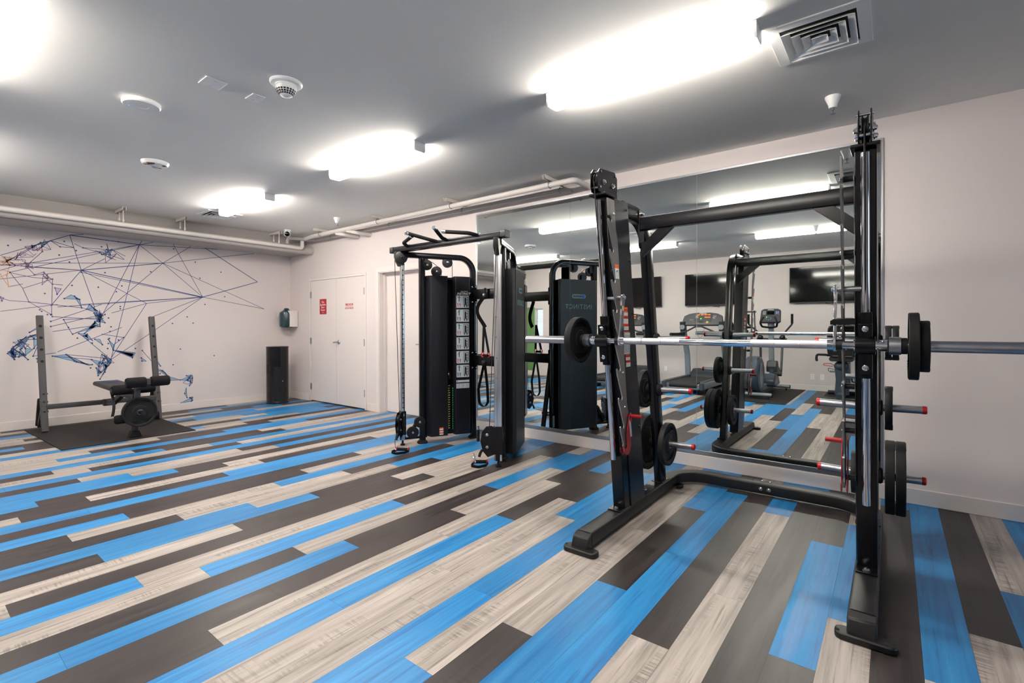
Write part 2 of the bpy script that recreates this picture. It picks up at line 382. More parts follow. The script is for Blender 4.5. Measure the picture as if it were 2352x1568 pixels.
for k in range(24):
    z = w1z0+0.03+k*(w1z1-w1z0-0.06)/23
    bl.obox((WX-0.045, (w1a+w1b)/2, z), 0.022, w1b-w1a-0.03, 0.0015, Matrix.Rotation(0.5, 3, 'Y'))
o = bl.build('window_blind', blind_m); tag(o, 'white slatted blind hanging in the small window beside the green wall strip', 'blind')
# wall_south (behind the camera) with a window
s0, s1, sz0, sz1 = 1.75, 4.05, 0.9, 2.5
ws = G()
for a, b, z0, z1 in ((XW-.2, s0, -.1, ZC), (s1, XE+.16, -.1, ZC), (s0, s1, -.1, sz0), (s0, s1, sz1, ZC)): ws.box(a, b, YS-0.16, YS, z0, z1)
struct(ws.build('wall_south', wall_m))
wf = G()
for a, b, z0, z1 in ((s0, s0+.04, sz0, sz1), (s1-.04, s1, sz0, sz1), ((s0+s1)/2-.02, (s0+s1)/2+.02, sz0, sz1), (s0, s1, sz0, sz0+.04), (s0, s1, sz1-.04, sz1)):
    wf.box(a, b, YS-0.11, YS-0.05, z0, z1)
win2 = struct(wf.build('window_2', white_pl))
G().box(s0+.04, s1-.04, YS-0.085, YS-0.08, sz0+.04, sz1-.04).build('window_pane', glass_m, win2)

# baseboards
def board(name, x0, x1, y0, y1): return struct(G().box(x0, x1, y0, y1, 0, 0.116).build(name, trim_m, bevel=0.004))
be = G()
for a, b in ((YS, 5.17), (6.265, 6.49), (8.19, YN)): be.box(XE-0.013, XE, a, b, 0, 0.116)
struct(be.build('baseboard_east', trim_m, bevel=0.004))
board('baseboard_north', XW, XE-0.013, YN-0.013, YN); board('baseboard_west', XW, XW+0.013, YS, WY0)
struct(G().box(WX, WX+0.013, WY0, YN-0.013, 0, 0.116).build('baseboard_west', trim_m, bevel=0.004))

# door_1: flush double leaf with thin frame
dg = G()
ym = 7.335
dg.box(XE-0.004, XE+0.04, D1a+0.022, ym-0.002, 0.018, D1z-0.022); dg.box(XE-0.004, XE+0.04, ym+0.002, D1b-0.022, 0.018, D1z-0.022)
d1 = struct(dg.build('door_1', door_m, bevel=0.0015))
fr = G(); fr.box(XE-0.012, XE+0.05, D1a-0.02, D1a+0.018, 0, D1z+0.02); fr.box(XE-0.012, XE+0.05, D1b-0.018, D1b+0.02, 0, D1z+0.02); fr.box(XE-0.012, XE+0.05, D1a+0.018, D1b-0.018, D1z-0.018, D1z+0.02)
fr.build('door_frame', trim_m, d1, bevel=0.002)
for y in (D1a+0.02, D1b-0.02):
    for z in (0.26, 1.06, 1.87):
        h = G(); h.cyl((XE-0.014, y, z-0.055), (XE-0.014, y, z+0.055), 0.008, 10); h.box(XE-0.006, XE-0.003, y-0.022, y+0.022, z-0.055, z+0.055)
        h.build('hinge', steel, d1)
lv = G(); lv.lathe([(0.036, 0), (0.036, 0.006), (0.03, 0.012), (0.012, 0.014), (0.012, 0.055)], (XE-0.004, 7.265, 1.055), (-1, 0, 0), 24)
lv.tube(fillet([(XE-0.05, 7.265, 1.055), (XE-0.062, 7.275, 1.055), (XE-0.062, 7.345, 1.05)], 0.01), 0.010, 12)
lv.build('door_lever', steel, d1)
# door_2: leaf set back in a cased opening
d2 = struct(G().box(XE+0.115, XE+0.15, D2a+0.012, D2b-0.012, 0.01, D2z-0.012).build('door_2', door_m, bevel=0.0015))
cg = G()
for a, b, z0, z1 in ((D2b, D2b+0.07, 0, D2z+0.07), (D2a-0.07, D2a, 0, D2z+0.07), (D2a, D2b, D2z, D2z+0.07)): cg.box(XE-0.016, XE+0.002, a, b, z0, z1)
cg.build('door_casing', trim_m, d2, bevel=0.003)
jg = G()
for a, b, z0, z1 in ((D2b-0.012, D2b, 0, D2z), (D2a, D2a+0.012, 0, D2z), (D2a, D2b, D2z-0.012, D2z)): jg.box(XE-0.01, XE+0.15, a, b, z0, z1)
for a, b, z0, z1 in ((D2b-0.03, D2b-0.012, 0, D2z-0.012), (D2a+0.012, D2a+0.03, 0, D2z-0.012), (D2a, D2b, D2z-0.03, D2z-0.012)): jg.box(XE+0.07, XE+0.113, a, b, z0, z1)
jg.build('door_jamb', trim_m, d2, bevel=0.001)
lv = G(); lv.lathe([(0.03, 0), (0.03, 0.006), (0.011, 0.01), (0.011, 0.05)], (XE+0.115, 5.31, 1.055), (-1, 0, 0), 20)
lv.tube([(XE+0.068, 5.31, 1.055), (XE+0.062, 5.43, 1.053)], 0.009, 10); lv.build('door_lever', steel, d2)

# signs on the double door
sg = G().prism(rrect(0.205, 0.262, 0.012), (XE-0.0045, 7.735, 1.655), (0, -1, 0), (0, 0, 1), (-0.004, 0, 0)).build('door_sign', sign_red)
tag(sg, 'red sign with white Fire Sprinkler Riser Room lettering on the left door leaf', 'sign')
text('Fire\nSprinkler\nRiser\nRoom', 0.05, (XE-0.0085, 7.735, 1.665), (0, -1, 0), (0, 0, 1), ink_w, 'lettering', sg, line=0.9)
G().box(XE-0.0092, XE-0.0085, 7.70, 7.77, 1.553, 1.558).build('caption_line', ink_w, sg)
sg = G().prism(rrect(0.20, 0.125, 0.004), (XE-0.0045, 6.965, 1.64), (0, -1, 0), (0, 0, 1), (-0.0015, 0, 0)).build('door_sign', door_m)
tag(sg, 'small white notice reading FIRE DOOR DO NOT BLOCK in red on the right door leaf', 'sign')
text('FIRE DOOR', 0.048, (XE-0.006, 6.965, 1.668), (0, -1, 0), (0, 0, 1), ink_r, 'lettering', sg, bold=0.001, spacing=0.86)
G().box(XE-0.0067, XE-0.006, 6.867, 7.063, 1.636, 1.641).build('red_rule', ink_r, sg)
text('DO NOT BLOCK', 0.034, (XE-0.006, 6.965, 1.61), (0, -1, 0), (0, 0, 1), ink_r, 'lettering', sg, bold=0.0008, spacing=0.86)

# wall mirror: three panes and an aluminium frame, leaning back a hair
mir = thing('wall_mirror', 'wall-wide mirror in three tall panes with thin aluminium frame behind the rack', 'mirror', (XE, 2.125, 0.15))
MY0, MY1, MZ0, MZ1 = 0.068, 4.184, 0.15, 2.722
ys = [MY0, 1.442, 2.807, MY1]
def mx(z): return 4.6545+(z-1.32)*0.0018
for i in range(3):
    a, b = ys[i]+0.0012, ys[i+1]-0.0012
    g = G(); vs = []
    for dx in (0, 0.0015):
        for y in (a, b):
            for z in (MZ0, MZ1): vs.append((mx(z)+dx, y, z))
    g.add(vs, [(0, 1, 3, 2), (4, 6, 7, 5), (0, 2, 6, 4), (1, 5, 7, 3), (0, 4, 5, 1), (2, 3, 7, 6)])
    g.build('mirror_pane', mirror_m, mir)
g = G()
for a, b, z0, z1 in ((MY0-0.012, MY0+0.004, MZ0-0.012, MZ1+0.012), (MY1-0.004, MY1+0.012, MZ0-0.012, MZ1+0.012), (MY0, MY1, MZ1-0.006, MZ1+0.014), (MY0, MY1, MZ0-0.026, MZ0+0.01)):
    g.box(4.647, 4.6605, a, b, z0, z1)
g.build('mirror_frame', alum, mir, bevel=0.002)

# ------------------------------------------------------------------ ceiling fittings
def ceiling_lamp():
    x0, x1, y0, y1 = 2.757, 2.873, 0.552, 1.848
    t = thing('ceiling_light', '', 'ceiling light', (2.815, 1.2, ZC))
    hg = G(); hg.box(x0-0.003, x1+0.003, y0, y1, ZC-0.011, ZC-0.0005); hg.build('housing', white_pl, t, bevel=0.002)
    d = G(); sec = [(-0.052, 0.0), (-0.058, -0.006), (-0.058, -0.056), (-0.048, -0.078), (0.048, -0.078), (0.058, -0.056), (0.058, -0.006), (0.052, 0.0)]
    for pts_, mi in ((sec[:3]+sec[5:], 1), (sec[2:6], 0)): d.sweep([(2.815, y0+0.016, ZC-0.010), (2.815, y1-0.016, ZC-0.010)], [(-a, b) for a, b in pts_], up=(0, 0, 1), mi=mi)
    d.build('diffuser', [lamp_m, lamp_side], t)
    for ya, yb in ((y0, y0+0.016), (y1-0.016, y1)):
        e = G(); e.sweep([(2.815, ya, ZC-0.004), (2.815, yb, ZC-0.004)], [(-a*1.03, b*1.03) for a, b in sec], up=(0, 0, 1)); e.build('end_cap', white_pl, t, bevel=0.002)
    return t
lamp0 = ceiling_lamp()
lamp_labels = {(0, 0): 'long white ceiling strip light nearest the mirror, beside the square vent', (0, 1): 'middle ceiling strip light of the row, above the cable machine side',
               (0, 2): 'farthest ceiling strip light, over the small vent near the mural wall', (1, 0): 'ceiling strip light of the second row, seen only in the right mirror pane',
               (1, 1): 'ceiling strip light of the second row, seen reflected behind the rack post', (1, 2): 'ceiling strip light of the second row nearest the mural, reflected behind the cable machine'}
for (rx, k), lab in lamp_labels.items():
    o = lamp0 if (rx, k) == (0, 0) else dup(lamp0, (-2.62*rx, 2.622*k, 0))
    o['label'] = lab; o['group'] = 'ceiling strip lights'

def vent(cx, cy, s, label):
    t = thing('air_vent', label, 'vent', (cx, cy, ZC))
    f = G(); z = ZC
    def ring(g, so, si, z0, z1):
        for a, b, c, d in ((-so, so, -so, -si), (-so, so, si, so), (-so, -si, -si, si), (si, so, -si, si)): g.box(cx+a, cx+b, cy+c, cy+d, z0, z1)
    ring(f, s/2, s/2-0.055, z-0.010, z-0.0005); f.build('frame', white_pl, t, bevel=0.002)
    G().box(cx-s/2+0.05, cx+s/2-0.05, cy-s/2+0.05, cy+s/2-0.05, z-0.002, z-0.0005).build('duct_opening', dark_void, t)
    for k in range(4):
        so = s/2-0.062-k*0.042
        if so < 0.03: break
        g = G(); si = max(so-0.034, 0.004); n = 4
        # a sloping square louvre ring: wide at the bottom
        o_ = [(cx+so*a, cy+so*b, z-0.030) for a, b in ((-1, -1), (1, -1), (1, 1), (-1, 1))]
        i_ = [(cx+si*a, cy+si*b, z-0.004) for a, b in ((-1, -1), (1, -1), (1, 1), (-1, 1))]
        o2 = [(x, y, zz+0.003) for x, y, zz in o_]; i2 = [(x, y, zz+0.003) for x, y, zz in i_]
        fs = [(q, (q+1) % 4, 4+(q+1) % 4, 4+q) for q in range(4)]+[(8+q, 12+q, 12+(q+1) % 4, 8+(q+1) % 4) for q in range(4)]
        fs += [(q, 8+q, 8+(q+1) % 4, (q+1) % 4) for q in range(4)]+[(4+q, 4+(q+1) % 4, 12+(q+1) % 4, 12+q) for q in range(4)]
        g.add(o_+i_+o2+i2, fs); g.build('louvre', white_pl, t)
    return t
vent(3.113, 0.312, 0.45, 'square white louvred ceiling vent beside the nearest strip light')
vent(2.90, 7.44, 0.44, 'square white louvred ceiling vent behind the farthest strip light')

def smoke(x, y):
    t = thing('smoke_detector', 'white domed smoke detector with dark slots on a round base, beside the blank plates', 'smoke detector', (x, y, ZC))
    G().lathe([(0.098, 0), (0.098, -0.006), (0.09, -0.016), (0.066, -0.02), (0.066, -0.026), (0, -0.026)], (x, y, ZC), n=40).build('base', white_pl, t)
    G().lathe([(0.062, -0.022), (0.062, -0.045), (0.056, -0.062), (0.036, -0.084), (0.012, -0.09), (0, -0.09)], (x, y, ZC), n=40).build('dome', white_pl, t)
    g = G()
    for k in range(20):
        a = 2*PI*k/20
        for (r0, z0, r1, z1) in ((0.0595, -0.052, 0.0563, -0.061), (0.0545, -0.064, 0.0475, -0.072), (0.0455, -0.0745, 0.0385, -0.0822)):
            for p in (1,):
                da = 0.11; P = []
                for (r, zz) in ((r0, z0), (r1, z1)):
                    for s in (-da, da): P.append((x+(r+0.0012)*math.cos(a+s), y+(r+0.0012)*math.sin(a+s), ZC+zz))
                g.add(P, [(0, 1, 3, 2)])
    g.build('vent_slots', dark_void, t)
    return t
smoke(1.603, 3.083)
def strobe(x, y):
    t = thing('fire_alarm', 'low round white ceiling fire alarm with red FIRE lettering, farthest left', 'fire alarm', (x, y, ZC))
    G().lathe([(0.112, 0), (0.112, -0.012), (0.098, -0.032), (0.04, -0.038), (0, -0.038)], (x, y, ZC), n=40).build('body', white_pl, t)
    G().lathe([(0.028, -0.036), (0.028, -0.05), (0.018, -0.058), (0, -0.058)], (x, y, ZC), n=20).build('strobe_lens', steel, t)
    text('FIRE', 0.044, (x-0.055, y-0.012, ZC-0.0365), (0.614, -0.789, 0), (-0.789, -0.614, 0), ink_r, 'lettering', t, bold=0.001)
    # reading from below: flip so the letters face the floor
    for (a0, a1) in ((0.6, 1.3), (3.6, 4.4), (5.3, 5.8)):
        g = G(); P = []; n = 6
        for k in range(n+1):
            a = a0+(a1-a0)*k/n
            for r, zz in ((0.062, -0.0362), (0.092, -0.0335)): P.append((x+r*math.cos(a), y+r*math.sin(a), ZC+zz-0.0008))
        g.add(P, [(2*k, 2*k+1, 2*k+3, 2*k+2) for k in range(n)])
        g.build('speaker_grille', ink_d, t)
strobe(1.602, 5.546)
t = thing('access_point', 'smooth white disc access point on the ceiling with a tiny blue light', 'access point', (1.115, 4.128, ZC))
G().lathe([(0.10, 0), (0.112, -0.008), (0.112, -0.028), (0.104, -0.035), (0.04, -0.036), (0.038, -0.034), (0, -0.034)], (1.115, 4.128, ZC), n=48).build('housing', white_pl, t)
G().ball((1.055, 4.165, ZC-0.0352), 0.004, 8).build('status_light', led_b, t)
for (x0, x1, y0, y1, lab) in ((1.25, 1.374, 3.38, 3.518, 'larger blank white cover plate on the ceiling, left of the smaller one'), (1.534, 1.618, 3.385, 3.508, 'smaller blank white cover plate on the ceiling, beside the smoke detector')):
    t = thing('blank_plate', lab, 'cover plate', ((x0+x1)/2, (y0+y1)/2, ZC))
    G().box(x0, x1, y0, y1, ZC-0.006, ZC-0.0003).build('plate', white_pl, t, bevel=0.003)
    for yy in (y0+0.03, y1-0.03):
        G().cyl(((x0+x1)/2, yy, ZC-0.0075), ((x0+x1)/2, yy, ZC-0.005), 0.004, 10).build('screw', steel, t)
def sprinkler(x, y, label):
    t = thing('fire_sprinkler', label, 'sprinkler', (x, y, ZC))
    G().lathe([(0.048, 0), (0.046, -0.012), (0.030, -0.05), (0.024, -0.075), (0.022, -0.078), (0, -0.078)], (x, y, ZC), n=28).build('cup', white_pl, t)
    g = G(); g.cyl((x, y, ZC-0.078), (x, y, ZC-0.092), 0.010, 14); g.tube([(x-0.010, y, ZC-0.09), (x-0.013, y, ZC-0.105), (x, y, ZC-0.118)], 0.0025, 8); g.tube([(x+0.010, y, ZC-0.09), (x+0.013, y, ZC-0.105), (x, y, ZC-0.118)], 0.0025, 8)
    g.cyl((x, y, ZC-0.09), (x, y, ZC-0.116), 0.003, 8); g.lathe([(0.018, -0.117), (0.018, -0.119), (0, -0.1195)], (x, y, ZC), n=16); g.build('spray_head', steel, t)
sprinkler(4.013, 0.327, 'white cone sprinkler head on the ceiling right of the square vent')
sprinkler(4.043, 6.345, 'white cone sprinkler head on the ceiling near the wall pipes')
sprinkler(0.35, 0.95, 'small sprinkler head on the far ceiling, seen only in the mirror')
# security camera
x, y = 4.05, 7.78
t = thing('security_camera', 'white dome security camera with dark round lens above the corner pipes', 'camera', (x, y, ZC))
G().lathe([(0.055, 0), (0.055, -0.02), (0.05, -0.03), (0, -0.03)], (x, y, ZC), n=28).build('base', white_pl, t)
G().ball((x, y, ZC-0.062), 0.052, 24).build('ball_housing', white_pl, t)
dv = Vector((-x, -y, 1.4-2.8)).normalized()
G().lathe([(0.040, 0), (0.040, 0.006), (0.030, 0.010), (0, 0.011)], Vector((x, y, ZC-0.066))+dv*0.042, dv, 24).build('lens', screen_m, t)

# ------------------------------------------------------------------ pipes
def run(name, label, pts, r, fil=0.05, cat='pipe', m_=None):
    o = G().tube(fillet(pts, fil, 6), r, 20).build(name, m_ or pipe_m); return tag(o, label, cat)
big = run('drain_pipe', 'thick white horizontal pipe running along the top of the mural wall', [(-1.597, 8.10, 2.665), (4.658, 8.10, 2.645)], 0.072, m_=pipe_g)
small = run('sprinkler_pipe', 'thin bright white pipe in front of the thick pipe, turning up at the corner', [(-1.597, 7.985, 2.672), (4.42, 7.985, 2.650), (4.42, 7.985, 2.77)], 0.030, 0.045)
small2 = run('sprinkler_pipe', 'white pipe along the mirror wall ceiling bending into the wall above the mirror', [(4.42, 7.985, 2.77), (4.42, 7.985, 2.802), (4.42, 7.90, 2.802), (4.36, 7.5, 2.802), (4.33, 2.56, 2.802), (4.658, 2.56, 2.802)], 0.030, 0.045)
back = run('water_pipe', 'thin white pipe close to the mirror wall behind the front pipe', [(4.22, 8.10, 2.715), (4.22, 8.10, 2.81), (4.54, 7.75, 2.79), (4.54, 2.80, 2.79), (4.658, 2.80, 2.79)], 0.026, 0.045, m_=pipe_g)
for y, lab in ((6.72, 'short white branch pipe bending into the wall above the double door, left one'), (6.42, 'short white branch pipe bending into the wall above the double door, right one')):
    o = G().tube(fillet([(4.37, y+0.16, 2.772), (4.40, y, 2.735), (4.60, y-0.02, 2.735), (4.658, y-0.02, 2.735)], 0.06), 0.026, 18).build('branch_pipe', pipe_m); tag(o, lab, 'pipe')
def hanger(y, label):
    t = thing('pipe_bracket', label, 'bracket', (4.4, y, ZC), 'strut brackets holding the wall pipes')
    g = G(); g.box(4.22, 4.66, y-0.021, y-0.018, ZC-0.042, ZC-0.0005); g.box(4.22, 4.66, y+0.018, y+0.021, ZC-0.042, ZC-0.0005); g.box(4.22, 4.66, y-0.021, y+0.021, ZC-0.003, ZC-0.0005)
    g.build('strut', pipe_m, t)
    for x_, zz, rr in ((4.332, 2.802, 0.034), (4.54, 2.79, 0.030)):
        g = G(); g.tube([(x_+rr*math.cos(a), y, zz+rr*math.sin(a)) for a in [PI*k/10 for k in range(-10, 11)]], 0.004, 6)
        g.build('clamp', zinc, t)
for y, lab in ((2.86, 'pipe strut bracket nearest the mirror end of the wall pipes'), (4.32, 'pipe strut bracket above the mirror corner behind the cable machine'), (5.78, 'pipe strut bracket right of the wall branch pipes'), (7.28, 'pipe strut bracket closest to the corner of the room')): hanger(y, lab)
def rod_hanger(x, label):
    t = thing('pipe_hanger', label, 'hanger', (x, 8.08, ZC), 'rod hangers along the mural wall')
    g = G(); g.box(x-0.021, x-0.017, 7.92, 8.27, ZC-0.042, ZC-0.0005); g.box(x+0.017, x+0.021, 7.92, 8.27, ZC-0.042, ZC-0.0005); g.box(x-0.021, x+0.021, 7.92, 8.27, ZC-0.004, ZC-0.0005); g.build('strut', pipe_m, t)
    for y, zb in ((7.985, 2.70), (8.16, 2.74)):
        g = G(); g.cyl((x, y, ZC-0.04), (x, y, zb-0.03 if y < 8 else zb-0.03), 0.006, 8); g.cyl((x, y, zb-0.005), (x, y, zb+0.03), 0.012, 8); g.build('hanger_rod', pipe_m, t)
for x, lab in ((2.66, 'pipe hanger with two thin rods below the farthest strip light'), (4.02, 'pipe hanger with two thin rods under the security camera'), (1.95, 'pipe hanger with short rods over the mural, further left')): rod_hanger(x, lab)

# ------------------------------------------------------------------ wall things
t = thing('wipe_dispenser', 'wall dispenser with smoked teal cover and white back near the corner', 'dispenser', (4.66, 8.68, 1.30))
G().sweep([(4.57, 8.68, 1.31), (4.57, 8.68, 1.60)], rrect(0.17, 0.24, 0.02), up=(0, 1, 0)).build('back_case', trim_m, t, bevel=0.004)
g = G(); g.lathe([(0.098, 0.0), (0.118, 0.02), (0.118, 0.235), (0.112, 0.27), (0.06, 0.305), (0.035, 0.345), (0, 0.35)], (4.50, 8.68, 1.30), n=36); g.build('cover', teal_pl, t)
G().box(4.378, 4.384, 8.74, 8.765, 1.49, 1.56).build('sticker', sticker_w, t)
t = thing('waste_bin', 'tall black cylinder waste bin with side slot in the corner', 'bin', (4.19, 8.40, 0))
g = G(); g.lathe([(0.172, 0.0), (0.178, 0.0), (0.178, 0.03), (0.175, 0.035), (0.175, 0.64), (0.175, 0.95), (0.178, 0.952), (0.178, 0.968), (0.172, 0.972), (0.0, 0.972)], (4.19, 8.40, 0), n=64); g.build('body', black_pw, t)
def arc_patch(c, r, a0, a1, z0, z1, n=8):
    g = G(); P = []
    for k in range(n+1):
        a = a0+(a1-a0)*k/n
        for rr in (r-0.002, r+0.0012):
            for z in (z0, z1): P.append((c[0]+rr*math.cos(a), c[1]+rr*math.sin(a), z))
    fs = []
    for k in range(n):
        i = 4*k; j = i+4
        fs += [(i+2, j+2, j+3, i+3), (i, i+1, j+1, j), (i+1, i+3, j+3, j+1), (i, j, j+2, i+2)]
    fs += [(0, 2, 3, 1), (4*n, 4*n+1, 4*n+3, 4*n+2)]
    g.add(P, fs); return g
arc_patch((4.19, 8.40), 0.175, math.radians(175), math.radians(205), 0.52, 0.66).build('bin_slot', dark_void, t)
arc_patch((4.19, 8.40), 0.175, math.radians(225), math.radians(262), 0.04, 0.63).build('access_door', black_pan, t)
G().cyl((4.19+0.174*math.cos(4.72), 8.40+0.174*math.sin(4.72), 0.385), (4.19+0.181*math.cos(4.72), 8.40+0.181*math.sin(4.72), 0.385), 0.008, 12).build('lock', steel, t)
# outlets on the TV wall (seen in the mirror)
def outlet(y, z, label, sock=True):
    t = thing('wall_outlet' if sock else 'wall_plate', label, 'outlet' if sock else 'wall plate', (XW, y, z))
    G().box(XW, XW+0.006, y-0.038, y+0.038, z-0.06, z+0.06).build('plate', white_pl, t, bevel=0.002)
    if sock:
        for dz in (-0.024, 0.024):
            g = G(); g.prism(rrect(0.034, 0.028, 0.008), (XW+0.006, y, z+dz), (0, 1, 0), (0, 0, 1), (0.0015, 0, 0)); g.build('socket', white_pl, t)
            g = G(); g.box(XW+0.0074, XW+0.008, y-0.009, y-0.007, z+dz-0.006, z+dz+0.006); g.box(XW+0.0074, XW+0.008, y+0.007, y+0.009, z+dz-0.006, z+dz+0.006); g.build('slots', dark_void, t)
outlet(1.30, 0.285, 'white power outlet low on the far wall, left of the blank plate in the mirror')
outlet(1.13, 0.285, 'blank white wall plate low on the far wall, right of the outlet in the mirror', False)
outlet(4.36, 0.30, 'white wall plate low on the far wall beside the treadmill, seen in the mirror', False)

